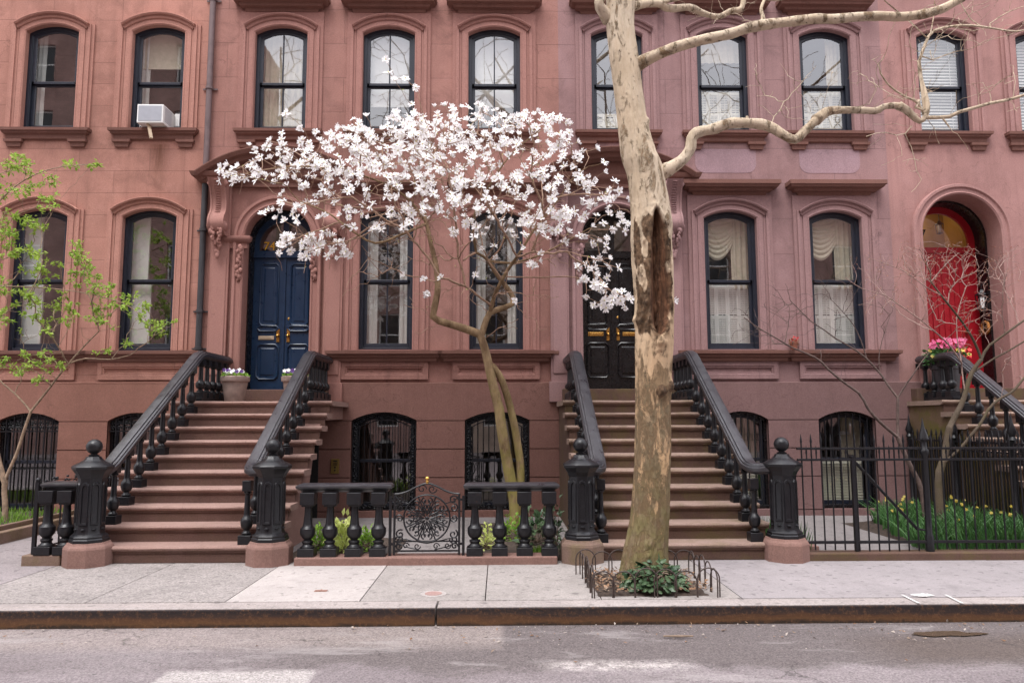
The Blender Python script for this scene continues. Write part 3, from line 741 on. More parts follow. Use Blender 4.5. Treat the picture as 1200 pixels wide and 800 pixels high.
# ---------------------------------------------------------------- stoops
R_, G_ = .178, .281
def stoop(label, xl, xr, y0, mat, door_cx, door_hw, cut_right, under_left=False):
    T = thing('stoop', label, 'stoop', ((xl+xr)/2, y0, 0), 'front stoops of the row houses')
    for i in range(1, 11):
        z = R_*i; y = y0+G_*(i-1); d = G_+.03 if i < 10 else (YL-y)
        m = MB()
        nose = .032; th = .052
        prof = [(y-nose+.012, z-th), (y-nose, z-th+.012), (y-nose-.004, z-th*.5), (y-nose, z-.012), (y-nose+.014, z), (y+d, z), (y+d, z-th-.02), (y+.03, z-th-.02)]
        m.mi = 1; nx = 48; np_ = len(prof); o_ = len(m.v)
        for q in range(nx+1):
            x = xl-.035+(xr-xl+.07)*q/nx
            for k, (a, b) in enumerate(prof):
                w = 1 if k in (1, 2, 3, 4) else 0; h = noise.noise(Vector((x*5, i*3.7, k*.15)))+.7*noise.noise(Vector((x*19, i*9.1, k*.3))); chip = max(0, noise.noise(Vector((x*9, i*5.3, 8)))-.42)*.05*w
                mid = math.exp(-((x-(xl+xr)/2)/.5)**2)*.006*(k in (3, 4))
                m.v.append((x, a+w*(.004*h)+chip, b-w*(.0025*h)*(k > 1)-chip*.6*(k > 2)-mid))
        for q in range(nx):
            for k in range(np_):
                k2 = (k+1) % np_; m.f.append((o_+q*np_+k, o_+q*np_+k2, o_+(q+1)*np_+k2, o_+(q+1)*np_+k)); m.m.append(1)
        m.f.append(tuple(o_+k for k in range(np_))); m.m.append(1); m.f.append(tuple(o_+nx*np_+k for k in range(np_))[::-1]); m.m.append(1); m.mi = 0
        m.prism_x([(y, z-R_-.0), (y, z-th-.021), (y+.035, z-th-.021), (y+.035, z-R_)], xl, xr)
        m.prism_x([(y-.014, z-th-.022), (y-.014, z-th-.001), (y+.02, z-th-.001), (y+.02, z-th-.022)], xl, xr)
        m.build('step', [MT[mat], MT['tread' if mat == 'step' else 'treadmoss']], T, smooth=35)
    m = MB()                                            # threshold
    m.box(door_cx-door_hw-.35, door_cx+door_hw+.35, YF-.22, YF+.40, R_*10-.0, 1.985)
    m.build('threshold', MT[mat], T, bevel=.01)
    m = MB()
    base = [(y0+.03, -.05)]
    for i in range(1, 11):
        base.append((y0+G_*(i-1)+.035, R_*i-.053))
        if i < 10: base.append((y0+G_*i+.035, R_*i-.053))
    yb = YL-.001
    full = base+[(yb, R_*10-.053), (yb, -.05)]
    arch_c = base+[(yb, R_*10-.053), (yb, 1.52), (10.42, 1.50), (10.22, 1.41), (10.07, 1.25), (9.93, 1.0), (9.80, .7), (9.70, .35), (9.64, .1), (9.63, -.05)]
    m.prism_x(arch_c if cut_right else full, xr-.32, xr-(.055 if cut_right else .002))
    m.prism_x(arch_c if under_left else full, xl+.002, xl+.22)
    m.build('side_wall', MT['plinth' if mat == 'step' else ('mosswall' if xl > 5 else mat)], T)
    if cut_right:
        m = MB(); m.box(xr-1.2, xr-1.18, 10.7, yb, -.05, 1.50); m.box(xr-1.2, xr-.42, yb-.02, yb-.001, -.05, 1.50); m.build('passage_shade', MT['void'], T)  # near-black sheets painted as the shade beneath the landing
    return T
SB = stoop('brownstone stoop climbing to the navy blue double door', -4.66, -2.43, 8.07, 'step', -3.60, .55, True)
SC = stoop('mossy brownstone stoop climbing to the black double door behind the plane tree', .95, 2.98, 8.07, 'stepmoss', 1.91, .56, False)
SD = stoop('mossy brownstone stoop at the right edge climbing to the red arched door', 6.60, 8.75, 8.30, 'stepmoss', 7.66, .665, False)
# ---------------------------------------------------------------- cast iron balusters, rails and newels
BAL = [(.062,0),(.062,.10),(.044,.105),(.050,.12),(.034,.135),(.028,.155),(.046,.17),(.052,.185),(.060,.21),(.062,.245),(.056,.275),(.044,.29),(.040,.30),(.033,.31),(.031,.33),(.026,.50),(.025,.55),(.040,.56),(.040,.572),(.030,.58)]
def baluster(c, h, w=1.0, dark='iron', parent=None, name='baluster'):
    m = MB(); k = h/.70
    m.box(c[0]-.066*w, c[0]+.066*w, c[1]-.066*w, c[1]+.066*w, c[2], c[2]+.10*k)
    m.lathe([(r*w, z*k) for r, z in BAL[2:]], 14, c)
    m.box(c[0]-.045*w, c[0]+.045*w, c[1]-.045*w, c[1]+.045*w, c[2]+.581*k, c[2]+.70*k)
    return m.build(name, MT[dark], parent, smooth=35, bevel=.004)
RAIL = [(-.088,-.05),(-.092,-.03),(-.090,-.008),(-.076,.000),(-.074,.016),(-.056,.022),(-.050,.022),(-.046,.036),(0,.042),(.046,.036),(.050,.022),(.056,.022),(.074,.016),(.076,.000),(.090,-.008),(.092,-.03),(.088,-.05),(.05,-.078),(-.05,-.078)]
def balustrade(label, x, y0, xn, yn, group='stair balustrades'):
    # rail over the nosings; landing run back to the facade; lower end swings out to the newel at xn
    T = thing('stair_balustrade', label, 'balustrade', (x, y0, 0), group)
    yl = y0+G_*9; zt = 2.47
    pts = [(x, YL-.02, zt), (x, yl+.10, zt), (x, yl-.02, zt-.03)]
    yb = y0+.30; zb = zt-(yl-yb)*R_/G_
    pts += [(x, yl-.12, zt-.085)]
    n = 6
    for i in range(1, n+1):
        y = yl-.12-(yl-.12-yb)*i/n; pts.append((x, y, zt-.085-(yl-.12-y)*R_/G_))
    end = Vector(pts[-1]); tgt = Vector((xn, yn, 1.0))
    for i in range(1, 8):
        t = i/7
        p1 = end+Vector((0, -.20, -.127)); p2 = tgt+Vector(((end.x-tgt.x)*.55, .02, .0))
        pts.append(tuple(end*(1-t)**3+p1*3*t*(1-t)**2+p2*3*t*t*(1-t)+tgt*t**3))
    m = MB(); m.sweep3(pts, RAIL); m.build('handrail', MT['rail'], T, smooth=24)
    for i in range(1, 10):
        y = y0+G_*(i-1)+.10; z = R_*i
        zr = zt-.085-(yl-.12-y)*R_/G_-.07
        if i == 1: zr = min(zr, .93)
        baluster((x, y, z), max(.6, zr-z), 1.06, 'iron', T)
    for k in range(5):
        y = yl+.12+k*.225; baluster((x, y, R_*10+.05), zt-.075-R_*10-.05, 1.12, 'iron', T)
    m = MB(); m.box(x-.075, x+.075, yl+.0, YL-.03, R_*10+.001, R_*10+.051); m.build('bottom_rail', MT['iron'], T, bevel=.006)
    return T
balustrade('black cast iron balustrade on the left of the steps to the blue door', -4.33, 8.07, -4.33, 8.05)
balustrade('black cast iron balustrade on the right of the steps to the blue door', -2.74, 8.07, -2.44, 8.05)
balustrade('black cast iron balustrade on the left of the steps to the black door', 1.11, 8.07, .89, 8.06)
balustrade('black cast iron balustrade curving out on the right of the steps to the black door', 2.80, 8.07, 3.06, 8.08)
balustrade('black cast iron balustrade beside the steps to the red door', 6.82, 8.30, 6.70, 8.2)
def newel(label, x, y, plinth):
    T = thing('newel_post', label, 'newel post', (x, y, 0), 'newel posts at the foot of the stoops')
    m = MB(); m.lathe([(.222,-.03),(.222,.178),(.214,.20),(.196,.222),(.188,.24)], 8, (x,y,0), 0, True); m.build('plinth', MT[plinth], T)
    m = MB(); m.lathe([(.176,.24),(.178,.27),(.166,.282),(.170,.298),(.156,.312),(.140,.325),(.132,.345),(.128,.88),(.129,.90),(.138,.915),(.140,.93),(.156,.955),(.176,.985),(.186,.995),(.189,1.02),(.181,1.032),(.11,1.072),(.078,1.10),(.066,1.125)], 8, (x,y,0), 0, True)
    # raised pointed panels on each face of the shaft
    for k in range(8):
        a = 2*PI*k/8+0; ca, sa = math.cos(a), math.sin(a)
        def P(u, z, d): return (x+ca*(.1285+d)-sa*u, y+sa*(.1285+d)+ca*u, z)
        prof = [(-.038,.42)]+[(-.038*math.cos(PI*i/8), .81+.045*math.sin(PI*i/8)) for i in range(9)]+[(.038,.42)]
        n = len(prof); vs = []
        for u, z in prof:
            c = .70; vs += [P(u*1.08, z+.008*(z > .6)-.008*(z < .5), 0), P(u, z, .012), P(u*.72, z-(.02 if z > .6 else -.02), .012), P(u*.62, z-(.028 if z > .6 else -.028), -.004)]
        fs = [(i*4+j, ((i+1) % n)*4+j, ((i+1) % n)*4+j+1, i*4+j+1) for i in range(n) for j in range(3)]
        m.add(vs, fs)
        m.ball(P(0, .375, .0), .020, 8, 5, (1.3,1.3,.7))
    m.build('shaft', MT['iron'], T, smooth=28)
    m = MB(); m.lathe([(.05,1.125),(.055,1.14),(.03,1.15),(.028,1.165)], 16, (x,y,0)); m.ball((x,y,1.228), .080, 28, 18); m.build('ball_finial', MT['iron'], T, smooth=50)
    return T
NP = [('black octagonal newel post left of the steps to the blue door', -4.33, 8.0, 'plinth'), ('black octagonal newel post right of the steps to the blue door', -2.43, 8.0, 'plinth'),
      ('black octagonal newel post on a mossy plinth left of the steps to the black door', .88, 8.02, 'plinthmoss'), ('black octagonal newel post beside the iron gate and spiked fence', 3.08, 8.04, 'plinth'), ('black octagonal newel post at the foot of the red door steps', 6.68, 8.24, 'plinthmoss')]
for a in NP: newel(*a)
# ---------------------------------------------------------------- low balustrades
def low_balustrade(label, x0, x1, y, us, h=.66, z0=.08):
    T = thing('low_balustrade', label, 'balustrade', ((x0+x1)/2, y, 0), 'low cast iron balustrades along the pavement')
    m = MB(); m.cornice(x0+.12, x1-.12, y+.09, [(.07, z0+h), (.075, z0+h+.02), (.11, z0+h+.035), (.12, z0+h+.05), (.12, z0+h+.068), (.085, z0+h+.085)])
    m.v = [(a, b if b < y+.089 else b+.09, c) for a, b, c in m.v]
    m.build('top_rail', MT['rail'], T, smooth=30)
    for x in us:
        mm = MB(); c = (x, y, z0); w = 1.12
        mm.box(c[0]-.085, c[0]+.085, c[1]-.085, c[1]+.085, z0, z0+.085)
        prof = [(.075,.085),(.078,.095),(.055,.11),(.048,.125),(.058,.14),(.060,.155),(.036,.165),(.036,.172),(.058,.19),(.075,.215),(.080,.25),(.078,.285),(.064,.30),(.055,.31),(.048,.335),(.040,.42),(.036,.515),(.046,.52),(.046,.535)]
        mm.lathe([(r, z) for r, z in prof], 16, c)
        mm.box(c[0]-.075, c[0]+.075, c[1]-.075, c[1]+.075, z0+.535, z0+h-.0)
        mm.box(c[0]-.06, c[0]+.06, c[1]-.06, c[1]+.06, z0+.515, z0+.5355)
        mm.build('baluster', MT['iron'], T, smooth=35, bevel=.004)
    return T
yb_ = 7.98
X_ = lambda u, v=610, y=yb_: at(u, v, y).x
low_balustrade('low black balustrade with four balusters between the blue door steps and the scrolled gate', X_(346), X_(459), yb_, [X_(361), X_(387), X_(415.5), X_(444)])
low_balustrade('low black balustrade with four balusters between the scrolled gate and the black door steps', X_(543), X_(656), yb_, [X_(556.5), X_(585.5), X_(614.5), X_(643.5)])
low_balustrade('short black balustrade with two balusters left of the newel post by the blue door', X_(44), X_(95), yb_+.03, [X_(54), X_(76)], .66, .11)
def sill_block(label, x0, x1, y0, y1, z, mat):
    m = MB(); m.box(x0, x1, y0, y1, -.05, z); o = m.build('coping_stone', MT[mat], None, bevel=.012, org=((x0+x1)/2, y0, 0)); return tag(o, label, 'kerb stone')
sill_block('low brownstone coping under the four-baluster rails and the scrolled gate', X_(349), X_(652), 7.86, 8.12, .08, 'plinth')
sill_block('short mossy stone block under the two-baluster rail', X_(31), X_(76), 7.93, 8.15, .11, 'plinthmoss')
sill_block('long weathered stone coping under the spiked fence', 3.28, 9.6, 7.95, 8.16, .08, 'stepmoss')
# ---------------------------------------------------------------- scrolled garden gate
gx0, gx1 = X_(462, 610, 7.95), X_(538, 610, 7.95); gy = 7.97; gz0 = .12; gc = (gx0+gx1)/2; gw = (gx1-gx0)/2
GT = thing('garden_gate', 'black wrought iron gate with a round scrollwork medallion and brass ball', 'gate', (gc, gy, .08))
def P(pts): return [(a, gy, b) for a, b in pts]
m = MB()
for x in (gx0, gx1): m.box(x-.011, x+.011, gy-.011, gy+.011, gz0-.03, .72)
m.box(gx0, gx1, gy-.009, gy+.009, gz0, gz0+.016); m.box(gx0, gx1, gy-.008, gy+.008, gz0+.10, gz0+.114)
top = [(gx0, .72), (gx0+.06, .725), (gc-.20, .75), (gc-.10, .80), (gc, .83), (gc+.10, .80), (gc+.20, .75), (gx1-.06, .725), (gx1, .72)]
m.tube(spline(P(top), 5), .011, 6)
for x in (gx0-.045, gx1+.045): m.box(x-.014, x+.014, gy-.014, gy+.014, .08, .70)
for x, z in ((gx0-.045, .66), (gx1, .66), (gx0-.045, .2), (gx1, .2)): m.box(x, x+.045, gy-.01, gy+.01, z-.012, z+.012)
m.build('frame', MT['iron'], GT, smooth=40)
m = MB(); cz = .465; rr = .245
m.tube(P([(gc+rr*math.cos(2*PI*i/40), cz+rr*math.sin(2*PI*i/40)) for i in range(41)]), .010, 6)
m.build('medallion_ring', MT['iron'], GT, smooth=60)
m = MB()
for k in range(8):
    a = PI/2+2*PI*k/8
    for s in (-1, 1):
        pts = []
        for i in range(15):
            t = i/14; r = .03+.165*t; b = a+s*(.02+.30*math.sin(PI*min(1, t*.95))*(.4+.6*t)); pts.append((gc+r*math.cos(b), cz+r*math.sin(b)))
        m.tube(P(pts), .0088, 5)
        e = pts[-1]; q = (gc+.195*math.cos(a), cz+.195*math.sin(a))
        m.tube([(p[0], gy, p[2]) for p in scroll(gc+.185*math.cos(a+s*.16), cz+.185*math.sin(a+s*.16), .034, 1.0, s, a, gy, 12)], .008, 4)
    a2 = a+PI/8
    m.tube(P([(gc+.05*math.cos(a2), cz+.05*math.sin(a2)), (gc+.235*math.cos(a2), cz+.235*math.sin(a2))]), .0075, 4)
    for s in (-1, 1): m.tube([(p[0], gy, p[2]) for p in scroll(gc+.12*math.cos(a2+s*.18), cz+.12*math.sin(a2+s*.18), .030, 1.0, s, a2, gy, 12)], .007, 4)
m.ball((gc, gy, cz), .022, 10, 8, (1, .6, 1))
m.box(gx0, gx1, gy-.004, gy+.004, cz-.003, cz+.003)
m.build('medallion_scrollwork', MT['iron'], GT, smooth=60)
m = MB()
for s in (-1, 1):
    e = gc+s*gw
    for z, r, d, a0 in ((.655,.05,1,0),(.575,.045,-1,PI/2),(.465,.042,1,PI),(.30,.05,-1,PI/3),(.175,.036,1,0),(.245,.045,1,PI)):
        m.tube(scroll(e-s*(r+.012), z, r, 1.3, d*s, a0, gy, 18), .0088, 5)
    m.tube(scroll(gc+s*.055, .77, .05, 1.2, -s, 0, gy, 16), .007, 5)
    m.tube(P([(e, gz0+.11), (e-s*.12, gz0+.05), (e-s*.26, gz0+.02)]), .0065, 5)
    m.tube(scroll(gc+s*.10, gz0+.055, .036, 1.2, s, 0, gy, 14), .0065, 5); m.tube(scroll(gc+s*.22, gz0+.06, .036, 1.2, -s, 0, gy, 14), .0065, 5)
    m.tube(P([(e, .70), (e-s*.06, .64), (gc+s*.20, .62)]), .0065, 5)
    m.tube(spline(P([(e, .16), (e-s*.08, .25), (gc+s*.16, .235), (gc, .205)]), 5), .0065, 5)
m.build('corner_scrolls', MT['iron'], GT, smooth=60)
m = MB(); m.lathe([(.012,.83),(.02,.845),(.012,.86)], 10, (gc,gy,0)); m.ball((gc, gy, .88), .024, 14, 10); m.build('ball_finial', MT['brass'], GT, smooth=60)
# ---------------------------------------------------------------- small ornate side fence on the left
lx, ly = X_(41), 7.99
SF = thing('side_fence', 'thin black iron side fence with leafy crest behind the short balustrade', 'fence', (lx, ly, .1))
m = MB(); m.box(lx-.018, lx+.018, ly-.018, ly+.018, .10, .86); m.ball((lx, ly, .88), .026, 10, 8); m.build('post', MT['iron'], SF, smooth=50)
m = MB()
for z in (.16, .60, .74): m.bar((lx, ly, z), (lx-.02, ly+2.9, z), .014)
m.build('rail', MT['iron'], SF)
rnd = random.Random(3)
for k in range(1, 20):
    y = ly+k*.145; m = MB(); m.box(lx-.007, lx+.007, y-.007, y+.007, .10, .78); m.ball((lx, y, .79), .014, 8, 6); m.build('picket', MT['iron'], SF, smooth=50)
m = MB()
for k in range(12):
    y = ly+.12+k*.2
    for s in (-1, 1):
        m.tube([(lx, y+s*p[0], .80+p[2]) for p in scroll(.04, 0, .045, 1.2, s, PI, 0, 12)], .008, 4)
    for j in range(5): m.ball((lx+rnd.uniform(-.02,.02), y+rnd.uniform(-.04,.04), .84+rnd.uniform(-.03,.05)), .016, 6, 4, (1,1.4,.8))
m.build('leafy_crest', MT['iron'], SF, smooth=60)
# ---------------------------------------------------------------- spiked fence and gate on the right
def picket(T, x, y, z0, z1, r=.0085):
    m = MB(); m.tube([(x,y,z0),(x,y,z1-.10),(x,y,z1-.085),(x,y,z1-.06),(x,y,z1)], [r,r,r*1.5,r*1.25,.001], 6); return m.build('picket', MT['iron'], T, smooth=50)
fy = 8.05
def fence_run(name, label, cat, x0, x1, gate=False):
    T = thing(name, label, cat, ((x0+x1)/2, fy, .08))
    x = x0+.05; k = 0
    while x < x1-.01:
        if k % 2 == 0: picket(T, x, fy, .085 if gate else .10, 1.34)
        else: picket(T, x, fy, 1.05, 1.22, .007)
        x += .054; k += 1
    for z in (1.06, 1.18): 
        m = MB(); m.box(x0, x1, fy-.016, fy+.016, z-.012, z+.012); m.build('rail', MT['iron'], T, bevel=.003)
    m = MB(); m.box(x0, x1, fy-.016, fy+.016, .165, .195); m.build('rail', MT['iron'], T, bevel=.003)
    return T
xg0, xg1 = X_(999, 580, fy), X_(1085, 580, fy)
F1 = fence_run('iron_fence', 'short run of spiked iron fence between the newel post and the iron gate', 'fence', X_(936, 580, fy), xg0)
F2 = fence_run('fence_gate', 'spiked iron gate with a diagonal brace across the path', 'gate', xg0, xg1, True)
m = MB(); m.box(xg0-.0, xg0+.035, fy-.02, fy+.02, .085, 1.1); m.build('gate_stile', MT['iron'], F2, bevel=.003)
m = MB(); m.tube([(xg0+.03, fy+.10, 1.10), (xg1-.06, fy+.10, .30)], .017, 8); m.tube([(xg0+.03, fy+.10, 1.10), (xg0+.03, fy+.01, 1.10)], .012, 6); m.tube([(xg1-.06, fy+.10, .30), (xg1-.02, fy+.01, .30)], .012, 6); m.build('brace', MT['iron'], F2, smooth=50)
F3 = fence_run('iron_fence', 'long spiked iron fence in front of the daffodil bed', 'fence', xg1+.04, 9.6)
m = MB(); m.lathe([(.045,.08),(.045,.24),(.034,.26),(.034,1.10),(.05,1.12),(.05,1.16),(.034,1.18),(.03,1.25),(.055,1.28),(.045,1.33),(.02,1.40),(.001,1.52)], 12, (xg1+.01, fy, 0)); m.build('post', MT['iron'], F3, smooth=40)
xs = 6.52
F4 = thing('iron_fence', 'dense spiked iron fence running back to the house beside the mossy stoop', 'fence', (xs, 10, .0))
y = 8.2; k = 0
while y < 11.7:
    m = MB(); r = .011; z1 = 1.36 if k % 2 == 0 else 1.26
    m.tube([(xs,y,.02),(xs,y,z1-.10),(xs,y,z1-.085),(xs,y,z1-.06),(xs,y,z1)], [r,r,r*1.5,r*1.25,.001], 6); m.build('picket', MT['iron'], F4, smooth=50)
    y += .062; k += 1
for z in (1.06, 1.18, .2):
    m = MB(); m.box(xs-.014, xs+.014, 8.06, 11.72, z-.012, z+.012); m.build('rail', MT['iron'], F4)
for y in (9.3, 10.5, 11.65):
    m = MB(); m.lathe([(.05,0),(.05,.2),(.036,.22),(.036,1.2),(.055,1.23),(.036,1.27),(.06,1.33),(.02,1.45),(.001,1.58)], 12, (xs, y, 0)); m.build('post', MT['iron'], F4, smooth=40)
# ---------------------------------------------------------------- ground
def concrete(name, c, agg=.35, stain=.5):
    t = NT(name); c = tuple(c)+(1,)
    fine = t.noise(140, 3, .7); mid = t.noise(5, 6, .7); big = t.noise(.9, 4, .6)
    col = t.mix(t.ramp(big, [(.35,0),(.65,1)]), tuple(x*.90 for x in c[:3])+(1,), tuple(min(1,x*1.06) for x in c[:3])+(1,))
    col = t.mix(t.math('MULTIPLY', t.ramp(mid, [(.5,0),(.75,1)]), stain), col, tuple(x*.68 for x in c[:3])+(1,))
    vn = t.n('ShaderNodeTexVoronoi'); vn.inputs['Scale'].default_value = 75; t.l(t.pos, vn.inputs['Vector'])
    col = t.mix(agg, col, t.ramp(vn.outputs['Color'], [(.1,.25),(.9,.78)]), 'OVERLAY')
    col = t.mix(.20, col, t.ramp(fine, [(.3,.2),(.7,.85)]), 'OVERLAY')
    stn = t.ramp(t.noise(1.9, 7, .75, (1,1,1), .7), [(.54,0),(.66,1)]); col = t.mix(t.math('MULTIPLY', stn, stain*.55), col, tuple(x*.66 for x in c[:3])+(1,))
    spots = t.ramp(t.noise(13, 2, .3), [(.655,0),(.69,1)])
    col = t.mix(t.math('MULTIPLY', spots, .6), col, tuple(x*.42 for x in c[:3])+(1,))
    t.bump(t.math('ADD', fine, t.math('MULTIPLY', mid, .6)), .25, .006)
    return t.set(col, .9, spec=.3)
SLAB = {'a': concrete('slab_mauve_grey', (.235,.205,.205)), 'b': concrete('slab_aggregate', (.25,.224,.212), .6, .8), 'c': concrete('slab_new_white', (.375,.338,.32), .15, .6),
        'd': concrete('slab_beige_grey', (.28,.252,.236), .3, .95), 'e': concrete('slab_smooth_lilac', (.272,.245,.247), .15, .75), 'k': concrete('kerb_top', (.30,.262,.248), .3, .8), 'g': concrete('areaway_paving', (.20,.18,.175), .25, .6)}
names = list(SLAB)
m = MB()
ys0, ys1 = 6.36, 8.06
def xa(u, v): return onz(u, v).x
sl = [(-30,-9.0,'a'),(-9.0,-6.6,'a'),(-6.6,-4.62,'a'),(-4.62,-3.45,'b'),(-3.45,-2.29,'b'),(-2.29,-1.17,'c'),(-1.17,-.12,'d'),(-.12,.86,'d'),(.86,2.05,'d'),(2.05,5.2,'e'),(5.2,9,'e'),(9,30,'e')]
for a, b, k in sl:
    m.mi = names.index(k)
    if k == 'b' and a > -4: pass
    m.box(a+.004, b-.004, ys0, ys1-.004, -.12, random.uniform(-.0015,.0015))
m.mi = names.index('d')
for a, b, k in ((-30,-6.4,'a'),(-6.4,-4.9,'a'),(-2.5,.9,'g'),(2.9,9.9,'g'),(9.9,30,'g')):
    m.mi = names.index(k); m.box(a+.002, b-.002, ys1, YF+.2, -.12, -.012)
m.mi = names.index('d'); m.box(-4.9, -2.5, ys1, YF+.2, -.12, -.014); m.box(.9, 2.9, ys1, YF+.2, -.12, -.014)
o = m.build('sidewalk', [SLAB[k] for k in names], None, bevel=.004); o['kind'] = 'structure'
# kerb: concrete top with a rusty steel face
def rust():
    t = NT('rusty_kerb_face'); q = t.xyz(); n = t.noise(6, 6, .7, (.5,1,2.2)); n2 = t.noise(40, 4, .7)
    h = t.math('ADD', t.math('MULTIPLY', q[2], 9.0), t.math('MULTIPLY', n, 1.0))
    col = t.ramp(h, [(-.55+1,(.05,.028,.018,1)),(.02,(.115,.050,.022,1)),(.30,(.06,.033,.026,1)),(.62,(.034,.022,.022,1))])
    r = t.t.nodes[-1]
    h = t.math('ADD', t.math('MULTIPLY', q[2], 7.2), t.math('ADD', .72, t.math('MULTIPLY', n, .75)))
    col = t.ramp(h, [(.12,(.030,.020,.014,1)),(.30,(.105,.050,.022,1)),(.52,(.078,.038,.020,1)),(.66,(.038,.024,.020,1)),(.9,(.022,.016,.016,1))])
    col = t.mix(t.math('MULTIPLY', t.ramp(n2, [(.5,0),(.7,1)]), .5), col, (.17,.08,.035,1))
    t.bump(n2, .5, .006); return t.set(col, .75, 0, .3)
m = MB()
for a, b in ((-30,-.52),(-.505,30)):
    m.mi = 0; m.box(a, b, 6.14, 6.352, -.25, -.002)
    m.mi = 1; m.box(a+.001, b-.001, 6.115, 6.139, -.25, -.006)
o = m.build('kerb', [SLAB['k'], rust()], None, bevel=.008); o['kind'] = 'structure'
def asphalt():
    t = NT('worn_asphalt'); q = t.xyz()
    fine = t.noise(170, 3, .7); mid = t.noise(9, 6, .7); big = t.noise(.8, 5, .6, (.6,1.3,1))
    vn = t.n('ShaderNodeTexVoronoi'); vn.inputs['Scale'].default_value = 95; t.l(t.pos, vn.inputs['Vector'])
    base = t.mix(t.ramp(big, [(.3,0),(.7,1)]), (.165,.138,.142,1), (.235,.203,.206,1))
    # darker newer strip along the gutter, fading to the left
    edge = t.math('ADD', q[1], t.math('MULTIPLY', t.math('SUBTRACT', t.noise(1.4, 5, .65), .5), .9))
    strip = t.ramp(t.math('SUBTRACT', edge, 4.6), [(.38,0),(.52,1)])
    lr = t.ramp(t.math('ADD', t.math('MULTIPLY', q[0], .25), t.math('MULTIPLY', t.noise(1.2, 4), .6)), [(-.0+.0,0),(.35,1)])
    lx = t.ramp(t.math('ADD', t.math('MULTIPLY', q[0], .4), 1.0), [(.05,.25),(.55,1)])
    col = t.mix(t.math('MULTIPLY', strip, lx), base, (.125,.105,.103,1))
    # pale concrete patch
    def band(v, a, b, s): return t.math('MULTIPLY', t.ramp(t.math('SUBTRACT', v, a-s), [(0,0),(min(1,2*s),1)]), t.ramp(t.math('SUBTRACT', v, b-s), [(0,1),(min(1,2*s),0)]))
    wx = t.math('ADD', q[0], t.math('MULTIPLY', t.math('SUBTRACT', t.noise(5, 6, .7), .5), .10)); wy = t.math('ADD', q[1], t.math('MULTIPLY', t.math('SUBTRACT', t.noise(6, 6, .7), .5), .16))
    patch = t.math('MULTIPLY', band(wx, -2.18, -1.20, .02), band(wy, 3.4, 5.06, .03))
    col = t.mix(t.math('MULTIPLY', patch, t.ramp(t.noise(45,5,.8), [(.35,.35),(.55,1)])), col, (.37,.34,.325,1))
    p2 = t.math('MULTIPLY', band(wx, .35, 1.25, .12), band(wy, 5.02, 5.20, .06))
    col = t.mix(t.math('MULTIPLY', p2, t.ramp(t.noise(14,5,.7), [(.35,.1),(.6,.9)])), col, (.44,.40,.38,1))
    dust = t.math('MULTIPLY', band(wy, 5.55, 6.2, .12), t.ramp(q[0], [(0,1),(.05,.0)]))
    col = t.mix(t.math('MULTIPLY', dust, .55), col, (.28,.235,.215,1))
    wet = t.math('MULTIPLY', band(wx, 2.7, 4.6, .3), band(wy, 5.1, 5.75, .15))
    col = t.mix(t.math('MULTIPLY', wet, .6), col, (.085,.062,.05,1))
    col = t.mix(.5, col, t.ramp(vn.outputs['Color'], [(.1,.18),(.9,.82)]), 'OVERLAY')
    col = t.mix(.3, col, t.ramp(fine, [(.3,.15),(.7,.9)]), 'OVERLAY')
    col = t.mix(t.math('MULTIPLY', t.ramp(t.noise(2.2,6,.75,(.5,2,1)), [(.56,0),(.7,1)]), .45), col, (.10,.08,.078,1))
    ck = t.n('ShaderNodeTexVoronoi'); ck.feature = 'DISTANCE_TO_EDGE'; ck.inputs['Scale'].default_value = .8; wv = t.n('ShaderNodeVectorMath', operation='ADD'); nw = t.n('ShaderNodeTexNoise'); nw.inputs['Scale'].default_value = 2.2; nw.inputs['Detail'].default_value = 6; t.l(t.pos, nw.inputs['Vector']); t.l(t.pos, wv.inputs[0]); t.l(nw.outputs['Color'], wv.inputs[1]); t.l(wv.outputs[0], ck.inputs['Vector'])
    crack = t.math('MULTIPLY', t.ramp(ck.outputs['Distance'], [(.0,1),(.011,0)]), t.ramp(t.noise(.9, 3), [(.47,0),(.55,1)]))
    col = t.mix(t.math('MULTIPLY', crack, .8), col, (.05,.042,.04,1))
    spots = t.ramp(t.noise(23, 2, .3), [(.70,0),(.74,1)]); col = t.mix(t.math('MULTIPLY', spots, .55), col, (.06,.05,.05,1))
    pale = t.math('MULTIPLY', t.ramp(t.noise(1.7, 7, .78, (.45,1.4,1), .5), [(.55,0),(.64,1)]), .40); col = t.mix(pale, col, (.36,.33,.32,1))
    t.bump(t.math('ADD', vn.outputs['Distance'], t.math('ADD', fine, t.math('MULTIPLY', mid, 1.2))), .55, .012)
    return t.set(col, .85, 0, .3)
m = MB(); nx, ny = 120, 40; vs = []
for j in range(ny+1):
    for i in range(nx+1):
        x = -60+120*i/nx; y = -40+46.3*j/ny if j < ny-0 else 6.3
        vs.append((x, y, -.145+.03*max(0, min(1, (6.1-y)/3.5))))
m.add(vs, [(j*(nx+1)+i, j*(nx+1)+i+1, (j+1)*(nx+1)+i+1, (j+1)*(nx+1)+i) for j in range(ny) for i in range(nx)])
o = m.build('road', asphalt(), None, smooth=179); o['kind'] = 'structure'
m = MB(); m.box(-400, 400, -400, 400, -.6, -.5); o = m.build('ground', SLAB['a'], None); o['kind'] = 'structure'
